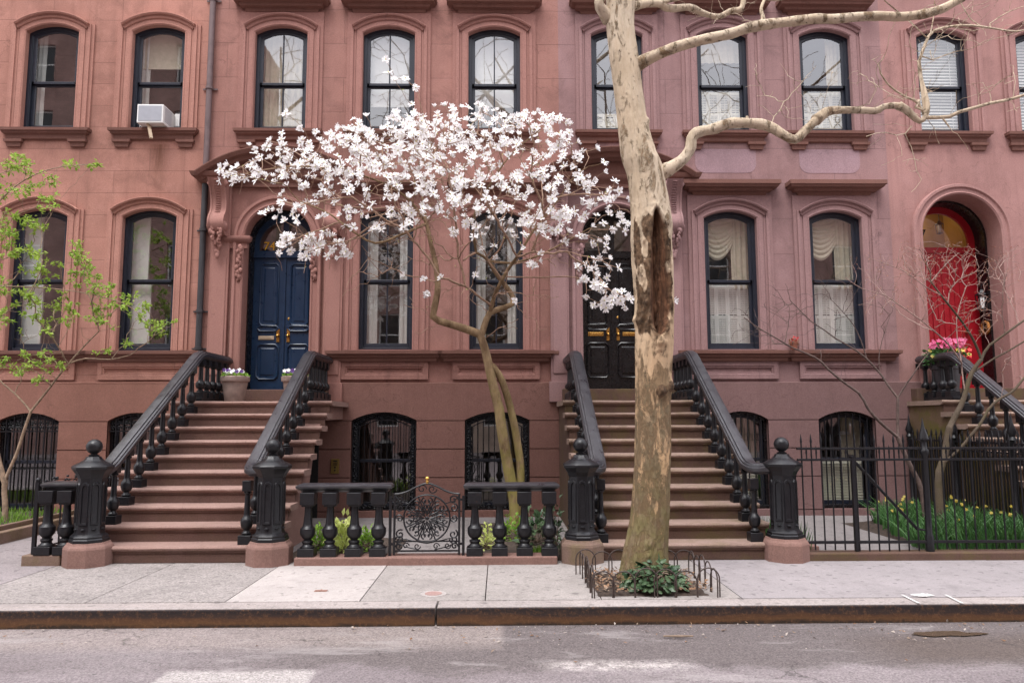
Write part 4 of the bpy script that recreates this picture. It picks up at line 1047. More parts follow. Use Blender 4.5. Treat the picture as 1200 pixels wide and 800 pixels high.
# puddle
def water():
    t = NT('muddy_water'); t.set((.085,.058,.040,1), .12, 0, .5); return t.mat
c = onz(1105, 743, -.14); m = MB(); pts = []
for i in range(40):
    a = 2*PI*i/40; r = 1+.55*noise.noise(Vector((math.cos(a)*1.6, math.sin(a)*1.6, 4)))+.25*noise.noise(Vector((math.cos(a)*4, math.sin(a)*4, 9)))
    pts.append((c.x+.26*r*math.cos(a), c.y+.075*r*math.sin(a)))
zp = -.137+.004
m.add([(a, b, zp) for a, b in pts]+[(c.x, c.y, zp)], [(i, (i+1) % 40, 40) for i in range(40)])
o = m.build('puddle', water(), None); o['kind'] = 'structure'
# planting beds (soil)
def mound(name, x0, x1, y0, y1, z, amp=.03, n=40):
    m = MB(); vs = []
    for j in range(n+1):
        for i in range(n+1):
            x = x0+(x1-x0)*i/n; y = y0+(y1-y0)*j/n; e = min(1, 8*min(i/n, 1-i/n, j/n, 1-j/n))
            vs.append((x, y, z*e-.012*(1-e)+amp*e*(noise.noise(Vector((x*6, y*6, z)))+.5*noise.noise(Vector((x*17, y*17, 2))))))
    m.add(vs, [(j*(n+1)+i, j*(n+1)+i+1, (j+1)*(n+1)+i+1, (j+1)*(n+1)+i) for j in range(n) for i in range(n)])
    o = m.build(name, MT['soil'], None, smooth=179); o['kind'] = 'structure'; return o
mound('soil', -2.38, -1.17, 8.14, 9.6, .04); mound('soil', -.36, .72, 8.14, 11.0, .04); mound('soil', 5.0, 6.45, 8.2, 10.9, .05)
mound('soil', -9.5, -6.3, 9.35, 11.6, .16); mound('soil', 3.1, 3.55, 8.3, 9.8, .03)
px0, px1, py0, py1 = at(695, 697, 6.42).x, at(841, 697, 6.42).x, 6.40, 7.36
mound('soil', px0+.02, px1-.02, py0+.02, py1-.02, .035, .03)
m = MB()
m.box(-9.5, -6.28, 9.22, 9.34, -.05, .13); m.box(-6.29, -6.17, 9.34, 11.7, -.05, .13); m.box(-9.5, -6.36, 9.345, 9.42, -.05, .19); m.box(-6.36, -6.295, 9.345, 11.7, -.05, .19)
o = m.build('garden_edging', MT['plinthmoss'], None, bevel=.012); tag(o, 'stepped brown stone edging around the grassy bed at the far left', 'kerb stone')
m = MB(); m.bar((4.25, 10.9, .03), (3.7, 10.2, .03), .10, .10); m.bar((3.7,10.2,.03), (3.55, 8.4, .03), .10, .10); o = m.build('garden_edging', MT['plinth'], None, bevel=.01); tag(o, 'low brick coloured edging beside the path behind the iron gate', 'kerb stone')
# iron covers in the pavement
c = onz(376, 692); m = MB(); m.box(c.x-.055, c.x+.055, c.y-.03, c.y+.03, -.01, .004); m.box(c.x-.042, c.x+.042, c.y-.02, c.y+.02, .004, .006); m.box(c.x-.006, c.x+.006, c.y-.028, c.y+.028, .006, .009)
o = m.build('valve_cover', plain('rusty_cover', (.23,.12,.09), .7, var=.3, scale=40), None, bevel=.002, org=(c.x,c.y,0)); tag(o, 'small rectangular rusty cover set in the white pavement slab', 'valve cover')
c = onz(508, 695.5); m = MB(); m.lathe([(.115,-.01),(.115,.0035),(.112,.0036)], 28, (c.x,c.y,0)); T = m.build('valve_cover', SLAB['c'], None, smooth=40, org=(c.x,c.y,0))
tag(T, 'small round reddish cover with a pale collar in the grey pavement', 'valve cover')
m = MB(); m.lathe([(.075,.0035),(.075,.007),(.06,.0075),(.055,.006),(.02,.006),(.018,.009)], 24, (c.x,c.y,0)); m.build('lid', plain('reddish_lid', (.30,.19,.17), .6, var=.2, scale=40), T, smooth=40)
# paint ticks and a blob of white paint on the pavement
for u0, v0, u1, v1, lab in ((1057, 697, 1077, 707, 'white painted tick on the pavement left of the paint blob'), (1108, 697, 1128, 707, 'white painted tick on the pavement right of the paint blob')):
    a, b = onz(u0, v0), onz(u1, v1); d = (b-a).normalized(); s = Vector((-d.y, d.x, 0))*.012
    m = MB(); m.add([tuple(q+Vector((0,0,.0055))) for q in (a-s, b-s, b+s, a+s)], [(0,1,2,3)]); o = m.build('paint_mark', MT['wornpaint'], None, org=tuple(a)); tag(o, lab, 'paint mark')
c = onz(1081, 697.5); m = MB(); nx = 16; vs = []
for j in range(nx+1):
    for i in range(nx+1):
        x, y = (i/nx-.5), (j/nx-.5); r = math.hypot(x, y)
        vs.append((c.x+x*.20, c.y+y*.11, .006+max(0, .018*(1-2*r))*(.6+.8*noise.noise(Vector((x*7, y*7, 3))))))
fs = [(j*(nx+1)+i, j*(nx+1)+i+1, (j+1)*(nx+1)+i+1, (j+1)*(nx+1)+i) for j in range(nx) for i in range(nx) if math.hypot(i/nx-.47, j/nx-.47)+.12*noise.noise(Vector((i*.5, j*.5, 1))) < .48]
m.add(vs, fs); o = m.build('paint_blob', MT['wornpaint'], None, smooth=60, org=tuple(c)); tag(o, 'white paint blob on the pavement at the right', 'litter')
# ---------------------------------------------------------------- vegetation
def resample(pts, step):
    P = spline(pts, 8); out = [P[0]]; acc = 0
    for a, b in zip(P, P[1:]):
        d = (b-a).length
        if acc+d >= step: out.append(b); acc = 0
        else: acc += d
    if (out[-1]-P[-1]).length > 1e-4: out.append(P[-1])
    return out
class Tree:
    def __init__(s, seed=1): s.p = []; s.par = []; s.fix = []; s.pl = []; s.rnd = random.Random(seed); s.sk = []
    def limb(s, pts, r0, r1, step=.10):
        q = resample(pts, step); last = -1
        if s.p:
            last = min(range(len(s.p)), key=lambda i: (s.p[i]-q[0]).length)
        n = len(q)
        for i, v in enumerate(q):
            s.p.append(v); s.par.append(last); s.fix.append(r0+(r1-r0)*i/max(1,n-1))
            s.pl.append((s.pl[last]+(v-s.p[last]).length) if last >= 0 else 0); last = len(s.p)-1
        s.sk.append((q, r0, r1))
    def grow(s, attrs, step=.10, jit=.018, wpl=.45, lift=.0, free=None):
        A = [Vector(a) for a in attrs]; s.rnd.shuffle(A); tips = []
        P = np.array([tuple(v) for v in s.p]); PL = np.array(s.pl)
        if free is not None: PL = PL.copy(); PL[:free] += 50
        for a in A:
            d = np.linalg.norm(P-np.array(a), axis=1); i = int(np.argmin(d+wpl*PL)); b = s.p[i]
            n = max(2, int((a-b).length/step)+1); last = i; ax = (a-b); L = ax.length
            c1 = b+ax*.35+Vector((0,0,lift*L)); ph = s.rnd.uniform(0, 6.28)
            perp = ax.orthogonal().normalized() if L > 1e-5 else Vector((1,0,0)); per2 = perp.cross(ax.normalized()) if L > 1e-5 else Vector((0,1,0))
            bend = s.rnd.uniform(-.14, .14)*L; new = []
            for k in range(1, n+1):
                t = k/n; v = b+ax*t+(perp*math.cos(ph)+per2*math.sin(ph))*bend*math.sin(PI*t)+Vector((0,0,lift*L*math.sin(PI*t)))
                if k < n: v += Vector((s.rnd.uniform(-jit,jit), s.rnd.uniform(-jit,jit), s.rnd.uniform(-jit,jit)))
                s.p.append(v); s.par.append(last); s.fix.append(None); s.pl.append(s.pl[last]+(v-s.p[last]).length); last = len(s.p)-1; new.append(v)
            P = np.vstack([P]+[np.array([tuple(v)]) for v in new]); PL = np.concatenate([PL, np.array(s.pl[-len(new):])])
            tips.append(last)
        return tips
    def radii(s, rt, e=2.4, rmax=1):
        n = len(s.p); acc = [0.0]*n; s.r = [0.0]*n
        for i in range(n-1, -1, -1):
            r = max(rt, acc[i]**(1/e)) if s.fix[i] is None else s.fix[i]
            s.r[i] = min(r, rmax) if s.fix[i] is None else r
            if s.par[i] >= 0: acc[s.par[i]] += s.r[i]**e
    def chains(s):
        ch = {}
        for i, p in enumerate(s.par): ch.setdefault(p, []).append(i)
        out = []; stack = [(i, None) for i in ch.get(-1, [])]
        while stack:
            i, st = stack.pop(); c = [] if st is None else [st]
            while True:
                c.append(i); k = ch.get(i, [])
                if not k: break
                k = sorted(k, key=lambda j: (-(s.fix[j] or 0), -s.r[j]))
                for j in k[1:]: stack.append((j, i))
                i = k[0]
            out.append(c)
        return out
    def mesh(s, big, small, rsplit, nbig=10):
        for c in s.chains():
            if len(c) < 2: continue
            r = [s.r[i] for i in c]
            if len(c) > 1 and s.r[c[0]] > r[1]*1.3: r[0] = r[1]*1.1
            pts = [s.p[i] for i in c]; mx = max(r[1:])
            tgt = big if mx > rsplit else small
            tgt.tube(pts, r, nbig if mx > rsplit else (6 if mx > .006 else 4))
def leaf_quad(m, c, d, up, L, W, fold=.25):
    # folded two-face leaf, d: direction, up: normal
    d = d.normalized(); s = d.cross(up); s = s.normalized() if s.length > 1e-5 else d.orthogonal().normalized(); n = s.cross(d)
    a = c; b = c+d*L*.45+s*W*.5+n*fold*W; e = c+d*L-n*fold*W*.6; f = c+d*L*.45-s*W*.5+n*fold*W; g = c+d*L*.5
    m.add([a, b, e, f, g], [(0,4,1),(1,4,2),(0,3,4),(3,2,4)])
def rv(r): 
    v = Vector((r.gauss(0,1), r.gauss(0,1), r.gauss(0,1))); return v.normalized()
# ------------------------------------------------ magnolia
MG = thing('magnolia_tree', 'leaning two-stemmed star magnolia covered in white blossoms in the front bed', 'tree', tuple(at(604, 607, 10.0)*1), None, 'thing')
MG.location.z = 0.0; ORG[MG.name] = tuple(MG.location)
T = Tree(7)
def L(T, px, r0, r1): T.limb([at(u, v, Y) for u, v, Y in px], r0, r1)
YM = 10.0
base = at(604, 612, YM); base.z = -.02
stem1 = [(604,600,YM),(602.5,582,YM),(596,550,YM-.02),(587.5,500,YM-.08),(585,480,YM-.1),(577.5,450,YM-.12),(572,425,YM-.12),(568,408,YM-.12),(563,393,YM-.12)]
T.limb([base]+[at(*q) for q in stem1], .088, .056)
L(T, [(561,391,YM-.12),(543,384.5,YM-.2),(525,379,YM-.3),(508,372.5,YM-.35),(510,357,YM-.35),(513,338,YM-.3),(511,312,YM-.2),(505,285,YM-.15),(500,262,YM-.1)], .058, .026)
L(T, [(565,391,YM-.12),(570,374,YM-.05),(576,365,YM),(590,361,YM+.05),(602,354,YM+.1),(597,341,YM+.15),(584,324,YM+.15),(573,306,YM+.1)], .046, .028)
L(T, [(574,368,YM),(580,345,YM-.15),(594,318,YM-.3),(608,298,YM-.4),(625,270,YM-.5)], .030, .014)
L(T, [(573,306,YM+.1),(558,296,YM),(543,305,YM-.1)], .022, .014)
L(T, [(573,306,YM+.1),(600,308,YM+.1),(630,300,YM+.05),(660,285,YM),(690,268,YM-.1)], .018, .008)
L(T, [(500,262,YM-.1),(470,275,YM-.4),(440,285,YM-.6),(412,270,YM-.7),(385,250,YM-.7),(350,235,YM-.6)], .020, .008)
L(T, [(500,262,YM-.1),(480,235,YM-.2),(450,215,YM-.4),(400,200,YM-.5),(340,195,YM-.5),(280,205,YM-.5)], .020, .006)
L(T, [(500,262,YM-.1),(495,225,YM),(505,190,YM+.05),(520,160,YM)], .018, .007)
L(T, [(558,296,YM),(555,255,YM-.2),(575,215,YM-.3),(600,180,YM-.4),(630,155,YM-.4)], .018, .007)
L(T, [(625,270,YM-.5),(650,240,YM-.6),(670,210,YM-.6),(690,195,YM-.6)], .012, .006)
L(T, [(584,324,YM+.15),(630,325,YM-.2),(675,325,YM-.4),(715,340,YM-.5)], .013, .007)
nsk = len(T.p)
stem2 = Tree(8)
b2 = at(611, 612, YM+.02); b2.z = -.02
stem2.limb([b2]+[at(*q) for q in [(610,575,YM+.05),(609.5,542,YM+.06),(603,500,YM+.05),(596,470,YM-.0),(587,443,YM-.07),(576,428,YM-.12)]], .060, .048)
CL = [(275,205,26,10,14),(320,185,34,18,36),(365,212,40,25,40),(400,182,45,28,62),(450,160,45,26,80),(500,150,42,24,72),(560,150,45,22,70),(620,155,45,20,56),(460,205,50,24,56),(520,195,50,28,58),(590,198,45,28,38),(650,190,30,25,24),(692,195,14,18,6),
      (345,250,35,12,14),(330,282,10,9,5),(350,287,28,12,22),(385,285,20,12,15),(402,297,9,7,5),(440,255,35,18,26),(480,245,30,12,12),(520,238,40,15,20),(570,225,40,20,28),(600,260,40,18,26),(640,255,25,15,14),(670,230,25,25,24),(700,225,25,18,16),(722,250,20,20,13),(660,265,30,15,12),(690,290,30,12,8),(700,322,25,18,14),(705,345,22,13,14),(728,352,12,12,9),(625,300,18,10,6),(575,296,10,7,3),(545,268,25,10,7)]
SING = [(474,322),(497,327),(500,344),(517,326),(602,352),(708,190),(475,92),(455,85),(452,70),(487,103),(462,95),(335,133),(330,156),(557,322),(500,345),(676,167),(664,140),(790,352),(640,222),(352,150)]
rnd = random.Random(21); A = []
for u, v, ru, rv_, n in CL:
    Yc = YM-.55+rnd.uniform(-.5,.5)
    for k in range(int(n*1.30)):
        while True:
            x, y = rnd.uniform(-1,1), rnd.uniform(-1,1)
            if x*x+y*y < 1: break
        uu, vv = u+x*ru*1.2, v+y*rv_*1.25
        if abs(uu-312) < 13 and abs(vv-284) < 9: continue
        A.append(at(uu, vv, Yc+rnd.uniform(-.75,.75)*(1 if v < 260 else .6)))
for u, v in SING: A.append(at(u, v, YM-.7))
tips = T.grow(A, .11, .016, .42, .03, free=int(nsk*.30))
T.radii(.0032, 2.5, .016)
extra = [at(rnd.gauss(530, 95), rnd.gauss(268, 38), YM-.4+rnd.uniform(-.7,.7)) for k in range(260)]
ntip = len(T.p); t2 = T.grow(extra, .09, .028, .30, .05, free=int(nsk*.30))
low = [at(rnd.uniform(470,650), rnd.uniform(300,400), YM-.2+rnd.uniform(-.4,.4)) for k in range(26)]
T.grow(low, .09, .03, .30, .05, free=int(nsk*.12))
T.radii(.0036, 2.5, .015)
big, small = MB(), MB(); T.mesh(big, small, .0165); stem2.radii(.003); stem2.mesh(big, small, .0165)
def magbark():
    t = NT('magnolia_bark'); q = t.xyz(); n = t.noise(9, 6, .7, (1,1,.35)); 
    col = t.mix(t.ramp(n, [(.35,0),(.65,1)]), (.12,.075,.042,1), (.31,.215,.125,1))
    g = t.math('MULTIPLY', t.ramp(q[2], [(.0,1),(1,0)]), 1)
    zz = t.math('MULTIPLY', t.ramp(t.math('MULTIPLY', q[2], .35), [(.25,1),(.85,0)]), t.ramp(t.noise(5,5,.7), [(.4,.1),(.58,1)]))
    col = t.mix(t.math('MULTIPLY', zz, .7), col, (.25,.225,.055,1))
    t.bump(t.noise(26, 6, .7, (1,1,.4)), .7, .012); return t.set(col, .9, 0, .2)
MT['magbark'] = magbark()
big.build('trunk', MT['magbark'], MG, smooth=80); small.build('twigs', plain('magnolia_twig', (.30,.19,.13), .85, var=.35, scale=20), MG, smooth=80)
def blossom_mesh(seed, cls=MB, npet=10):
    r = random.Random(seed); m = MB()
    for k in range(npet):
        a = 2*PI*k/npet+r.uniform(-.2,.2); el = r.uniform(-.15,.75) if seed % 3 else r.uniform(.55,1.2); Lp = r.uniform(.052,.070); W = r.uniform(.0084,.0116)
        d = Vector((math.cos(a)*math.cos(el), math.sin(a)*math.cos(el), math.sin(el))); s = Vector((-math.sin(a), math.cos(a), 0)); n = d.cross(s)*-1
        droop = r.uniform(.0,.5); rows = []
        for i in range(5):
            t = i/4; w = W*(.45+1.1*t*(1.6-t) if t < .99 else .55); c = d*Lp*t-Vector((0,0,1))*droop*.022*t*t+s*r.uniform(-.002,.002)
            rows += [c-s*w+n*.003, c-n*.001, c+s*w+n*.003]
        m.add(rows, [(i*3+j, i*3+j+1, i*3+4+j, i*3+3+j) for i in range(4) for j in range(2)])
    m.mi = 1; m.ball((0,0,.006), .0075, 8, 6, (1,1,1.5)); return m
protos = [blossom_mesh(k) for k in range(7)]
pos = [(T.p[i], T.p[i]-T.p[T.par[i]]) for i in tips]
order = sorted(range(len(pos)), key=lambda k: (pos[k][0]-Vector((0,0,CH))).length)
meshes = []
for k, pm in enumerate(protos):
    me = bpy.data.meshes.new('blossom'); me.from_pydata(pm.v, [], pm.f); me.materials.append(MT['petal']); me.materials.append(MT['petalheart']); me.polygons.foreach_set('material_index', pm.m); me.polygons.foreach_set('use_smooth', [True]*len(pm.f)); meshes.append(me)
rest = MB(); near = set(order[::7][:100]) if len(order) > 700 else set(order[:100])
near = set(order[:100])
for k, (p, d) in enumerate(pos):
    ax = (d.normalized()*.7+Vector((rnd.uniform(-.8,.8), -.95+rnd.uniform(-.6,.6), .35+rnd.uniform(-.6,.6)))).normalized()
    q = ax.to_track_quat('Z', 'Y').to_matrix().to_4x4() @ Matrix.Rotation(rnd.uniform(0,6.28), 4, 'Z') @ Matrix.Scale(rnd.uniform(.82,1.18), 4)
    q = Matrix.Translation(p) @ q
    if k in near:
        o = bpy.data.objects.new('blossom', meshes[k % 7]); COL.objects.link(o); o.parent = MG; o.matrix_local = Matrix.Translation(-Vector(ORG[MG.name])) @ q; ORG[o.name] = ORG[MG.name]
    else:
        pm = protos[k % 7]; o_ = len(rest.v); rest.v += [tuple(q @ Vector(v)) for v in pm.v]; rest.f += [tuple(i+o_ for i in f) for f in pm.f]; rest.m += pm.m
o = rest.build('blossoms', [MT['petal'], MT['petalheart']], MG, smooth=179); o['kind'] = 'stuff'
m = MB()                                                # young leaf buds
for k in range(170):
    i = rnd.randrange(nsk, len(T.p)); d = rv(rnd)
    leaf_quad(m, T.p[i], (d+Vector((0,0,.8))), rv(rnd), rnd.uniform(.02,.04), .014)
m.build('leaf_buds', MT['lime'], MG)
# ------------------------------------------------ plane tree
PT = thing('plane_tree', 'pale mottled plane tree with a rotted hollow in its trunk standing in the pavement', 'tree', tuple(at(757, 690, 7.0)), None, 'thing')
PT.location.z = 0; ORG[PT.name] = tuple(PT.location)
YP = 6.98
SIL = [(700,718,793),(684,724,787),(668,728,783.5),(655,730,782.5),(640,732.5,782),(620,737,783),(600,740,784),(580,741.5,784.5),(560,742.5,785),(520,744,786),(500,745,786),(470,744.5,785),(455,744,787),(440,744.5,786.5),(400,745,789),(350,744,789.5),(310,741,788.5),(280,740,787),(265,740,788),(250,740,786),(235,739,783),(220,737,780),(205,735,778),(190,730,774),(180,728,769),(165,726.5,764),(150,724.5,760),(135,723,757),(120,721,755),(100,719,752),(80,716.5,750),(65,714,747.5),(50,712.5,745),(30,710.5,743),(0,709.5,744),(-40,708,742),(-90,707,741)]
prof = []
for v, a, b in SIL:
    pa, pb = at(a, v, YP), at(b, v, YP); prof.append((((pa+pb)/2).z, ((pa+pb)/2).x, (pb-pa).length/2))
prof = [(max(p[0], -.06), p[1], p[2]) for p in prof]
prof.sort(); topz = prof[-1][0]
prof += [(topz+1.6, prof[-1][1]-.10, .15), (topz+3.2, prof[-1][1]+.12, .10)]
zs_ = np.array([p[0] for p in prof]); xs_ = np.array([p[1] for p in prof]); rs_ = np.array([p[2] for p in prof])
def trunk_at(z): return float(np.interp(z, zs_, xs_)), float(np.interp(z, zs_, rs_))
zw0, zw1 = at(766, 392, YP-.2).z, at(760, 243, YP-.2).z
NTH, NZ = 128, 560; vs = []; fs = []; mi = []
zmin, zmax = -.06, prof[-1][0]
zlist = [zmin+(zmax-zmin)*(j/NZ)**1.0 for j in range(NZ+1)]
# denser rows where the camera looks
zlist = sorted(set([round(z,4) for z in np.linspace(zmin, 6.6, 460)]+[round(z,4) for z in np.linspace(6.6, zmax, 60)]))
def hollow(th, z):
    # th: angle from the street-facing direction, + to the right
    t = (z-zw0)/(zw1-zw0)
    if t < -.12 or t > 1.1: return 0, 0
    wob = .10*noise.noise(Vector((z*5, 1, 2)))+.05*noise.noise(Vector((z*17, 4, 2)))
    c = .10+.05*math.sin(3*t)-.18*max(0, t-.75); hw = (.60*max(0, min(1, t*5.0))**.5)*(max(0, 1.0-t)**.42)*1.05+.02
    d = (abs(th-c-wob*.5)-hw)
    inside = max(0, min(1, -d/.16)) if 0 <= t <= 1 else 0
    lip = math.exp(-(d/.13)**2) if d > -.12 else 0
    return inside, lip*(1 if -.08 <= t <= 1.04 else .3)
BURLS = [(at(bu, bv, YP-.2).z, bs, bh, bth) for bu, bv, bs, bh, bth in ((771, 458, .055, .030, .25), (778, 452, .05, .028, .95), (757, 638, .035, .016, -.1), (757, 651, .03, .016, -.08), (758, 135, .04, .02, 1.2), (745, 372, .05, .035, -1.3), (770, 400, .04, .022, .35))]
mask = []
for j, z in enumerate(zlist):
    x, r = trunk_at(z)
    for k in range(NTH):
        th = 2*PI*k/NTH-PI
        dx, dy = math.sin(th), -math.cos(th)
        q = Vector((dx*1.2, dy*1.2, z*.9))
        rr = r*(1+.045*noise.noise(q*2.0)+.035*noise.noise(Vector((dx*2.4, dy*2.4, z*3.0)))+.020*noise.noise(Vector((dx*5, dy*5, z*7)))+.012*noise.noise(Vector((dx*12, dy*12, z*16))))
        if z < .5: rr *= 1+.10*(1-z/.5)**2*(.6+noise.noise(Vector((dx*2.2, dy*2.2, 9))))
        ins, lip = hollow(th, z); t = (z-zw0)/(zw1-zw0)
        rough = 0
        if -.05 < t < 1.02 and -1.45 < th < 1.0:
            e = max(0, min(1, min(t+.05, 1.02-t)*7))*max(0, min(1, (th+1.45)*3, (1.0-th)*4))
            rough = e*max(0, min(1, .5+1.5*noise.noise(Vector((th*2.2, z*4, 7)))+.3))
            rr += .032*e*noise.noise(Vector((th*4.5, z*8, 3)))+.018*e*noise.noise(Vector((th*12, z*24, 3)))
        rr += .026*lip*(1+.6*noise.noise(Vector((th*6, z*14, 8))))+(.022*lip if t < .06 else 0)
        if ins > 0:
            f = noise.noise(Vector((th*13, z*2.6, 5)))+.5*noise.noise(Vector((th*25, z*8, 5)))
            rr -= (.135*min(1, ins*1.0)+.022*f*ins)
        # burl and knots
        for zc, bs, bh, bth in BURLS:
            g = math.exp(-((z-zc)/bs)**2-((th-bth)*r/bs)**2)
            if g > .02 and zc > 1.5 and zc < 2.2: rough = max(rough, min(1, g*1.6))
            if g > .02: rr += bh*g*(1+.8*noise.noise(Vector((th*9, z*22, 1))))
        vs.append((x+dx*rr, YP+dy*rr, z)); mask.append((max(ins, .0), rough*.9, lip))
m = MB(); n = len(zlist)
fs = [(j*NTH+k, j*NTH+(k+1) % NTH, (j+1)*NTH+(k+1) % NTH, (j+1)*NTH+k) for j in range(n-1) for k in range(NTH)]
m.add(vs, fs)
def planebark():
    t = NT('plane_bark'); q = t.xyz()
    at_ = t.n('ShaderNodeAttribute'); at_.attribute_name = 'decay'; sp = t.n('ShaderNodeSeparateColor'); t.l(at_.outputs['Color'], sp.inputs[0])
    zl = t.math('MULTIPLY', q[2], 1/6.5)
    p1 = t.noise(8.0, 8, .70, (1.0,1.0,.36), .5); p2 = t.noise(17, 8, .70, (1,1,.42), .5); p3 = t.noise(30, 5, .7, (1,1,.4)); big = t.noise(1.3, 3, .5)
    cream = t.mix(t.ramp(big, [(.35,0),(.65,1)]), (.52,.41,.29,1), (.60,.50,.38,1))
    cream = t.mix(t.ramp(zl, [(.26,0),(.52,1)]), (.53,.345,.195,1), cream)
    cream = t.mix(t.math('MULTIPLY', t.ramp(p3, [(.45,0),(.7,1)]), .35), cream, (.40,.28,.17,1))
    cream = t.mix(t.math('MULTIPLY', t.ramp(t.noise(6, 8, .72, (1,1,.3), .3), [(.48,0),(.66,1)]), .55), cream, (.30,.235,.155,1))
    lowm = t.math('SUBTRACT', t.ramp(zl, [(.03,.235),(.18,.165),(.27,.125),(.33,.07),(.38,.03),(1,.055)]), .10)
    th = t.math('ADD', p1, lowm)
    col = t.mix(t.math('MULTIPLY', t.ramp(th, [(.50,0),(.56,1)]), .9), cream, t.mix(t.ramp(p2, [(.42,0),(.56,1)]), (.10,.068,.038,1), (.25,.165,.092,1)))
    th2 = t.math('ADD', p2, t.math('SUBTRACT', t.ramp(zl, [(.02,.18),(.25,.155),(.32,.075),(1,.075)]), .10))
    col = t.mix(t.math('MULTIPLY', t.ramp(th2, [(.57,0),(.60,1)]), .85), col, t.mix(t.ramp(p3, [(.4,0),(.6,1)]), (.095,.070,.042,1), (.21,.16,.095,1)))
    gr = t.math('MULTIPLY', t.ramp(zl, [(.0,1),(.20,0)]), t.ramp(t.noise(5,5,.7), [(.40,0),(.6,1)]))
    col = t.mix(t.math('MULTIPLY', gr, .75), col, (.16,.15,.045,1))
    dead = t.mix(t.ramp(t.noise(16, 6, .7, (1.6,1.6,.25)), [(.32,0),(.7,1)]), (.022,.012,.008,1), (.24,.115,.062,1))
    rg = t.mix(t.ramp(t.noise(14, 6, .75), [(.35,0),(.65,1)]), (.035,.022,.014,1), (.19,.115,.065,1))
    col = t.mix(t.ramp(t.math('ADD', sp.outputs[1], t.math('MULTIPLY', t.math('SUBTRACT', p2, .5), 1.0)), [(.38,0),(.5,1)]), col, rg)
    col = t.mix(t.ramp(sp.outputs[0], [(.08,0),(.35,1)]), col, dead)
    h = t.math('ADD', t.math('MULTIPLY', t.ramp(th, [(.49,0),(.54,1)]), .6), t.math('ADD', t.math('MULTIPLY', t.ramp(th2, [(.55,0),(.58,1)]), .5), t.math('MULTIPLY', t.noise(40, 6, .75, (1,1,.6)), .8)))
    t.bump(h, .85, .015); return t.set(col, .85, 0, .25)
MT['planebark'] = planebark()
TR = m.build('trunk', MT['planebark'], PT, smooth=179)
ca = TR.data.color_attributes.new('decay', 'FLOAT_COLOR', 'POINT'); ca.data.foreach_set('color', [c for q in mask for c in (q[0], q[1], q[2], 1)])
def pl(pts): return [at(u, v, Y) for u, v, Y in pts]
def branch(name, pts, r0, r1, jit=.04, seed=1, extra_r=None):
    q = resample(pl(pts), .035); n = len(q); m = MB(); r = random.Random(seed)
    rad = [(r0+(r1-r0)*i/(n-1))*(1+jit*2.2*noise.noise(Vector((i*.16, seed, 0)))+jit*1.5*noise.noise(Vector((i*.5, seed, 3)))) for i in range(n)]
    for i in range(min(8, n)): rad[i] *= 1+.45*(1-i/8)**2
    q = [p+Vector((noise.noise(Vector((i*.2, seed, 1))), noise.noise(Vector((i*.2, seed, 2))), noise.noise(Vector((i*.2, seed, 4)))))*r0*.16 for i, p in enumerate(q)]
    m.tube(q, rad, 14); return m.build(name, MT['planebark'], PT, smooth=179), q
Y0 = YP
B1 = [(768,206,Y0-.0),(784,198,Y0-.04),(800,187,Y0-.05),(809,174,Y0-.06),(810,163,Y0-.06),(818,155,Y0-.06),(839,150,Y0-.08),(860,144,Y0-.1),(890,146,Y0-.1),(905,150,Y0-.12),(917,157,Y0-.14),(932,164,Y0-.15),(944,153,Y0-.15),(956,141,Y0-.15),(970,131,Y0-.12),(985,129,Y0-.1),(1010,129.5,Y0-.05),(1027,130,Y0),(1037,124.5,Y0),(1053,124,Y0),(1062,129,Y0),(1077,142,Y0),(1084,137,Y0),(1087,126,Y0),(1084,110,Y0+.05),(1079,90,Y0+.1),(1077,72,Y0+.1)]
branch('branch', B1[:15], .060, .040, .07, 3); branch('branch', B1[13:21], .040, .029, .06, 3); branch('branch', B1[19:], .031, .016, .06, 3)
B2 = [(738,84,Y0),(753,73,Y0-.05),(779,60,Y0-.15),(815,49,Y0-.25),(848,42,Y0-.3),(884,31,Y0-.35),(920,27,Y0-.4),(950,22,Y0-.42),(975,22.5,Y0-.45),(1000,20.5,Y0-.45),(1029,19,Y0-.45),(1068,19.5,Y0-.45),(1095,13.5,Y0-.45),(1116,4.5,Y0-.45),(1140,-12,Y0-.45),(1180,-45,Y0-.4)]
branch('branch', B2, .056, .036, .06, 5)
branch('branch', [(730,12,Y0+.05),(744,7,Y0+.1),(770,4,Y0+.25),(784,10,Y0+.35),(809,9,Y0+.5),(824,16,Y0+.6),(842,20,Y0+.65),(857,13,Y0+.65),(867,12,Y0+.65),(871,1,Y0+.65),(870,-25,Y0+.65)], .045, .026, .07, 6)
branch('branch', [(714,24,Y0),(707,14,Y0-.05),(702,5,Y0-.1),(704,-12,Y0-.1),(690,-60,Y0-.1)], .05, .04, .05, 7)
branch('branch', [(894,28,Y0-.3),(894,20,Y0-.25),(892,11,Y0-.2),(897,-2,Y0-.1),(915,-30,Y0)], .017, .012, .05, 8)
branch('branch', [(770,4,Y0+.25),(830,-6,Y0+.4),(880,-3,Y0+.5),(915,0,Y0+.6),(950,-12,Y0+.7)], .016, .010, .05, 9)
branch('branch', [(875,146,Y0-.1),(875.5,141,Y0-.11),(875.5,136.5,Y0-.11)], .012, .010, .02, 12)
T = Tree(5)
T.limb(pl([(1077,142,Y0),(1084,138,Y0)]), .012, .012)
T.limb(pl([(1084,138,Y0),(1094,137,Y0-.03),(1107,139,Y0-.05),(1122,132,Y0-.05),(1140,127,Y0-.05),(1161,121,Y0-.05),(1182,117,Y0-.05),(1205,110,Y0-.05),(1240,100,Y0)]), .020, .012)
T.limb(pl([(1105,139,Y0-.05),(1110,146,Y0-.05),(1113,150,Y0-.05)]), .010, .003)
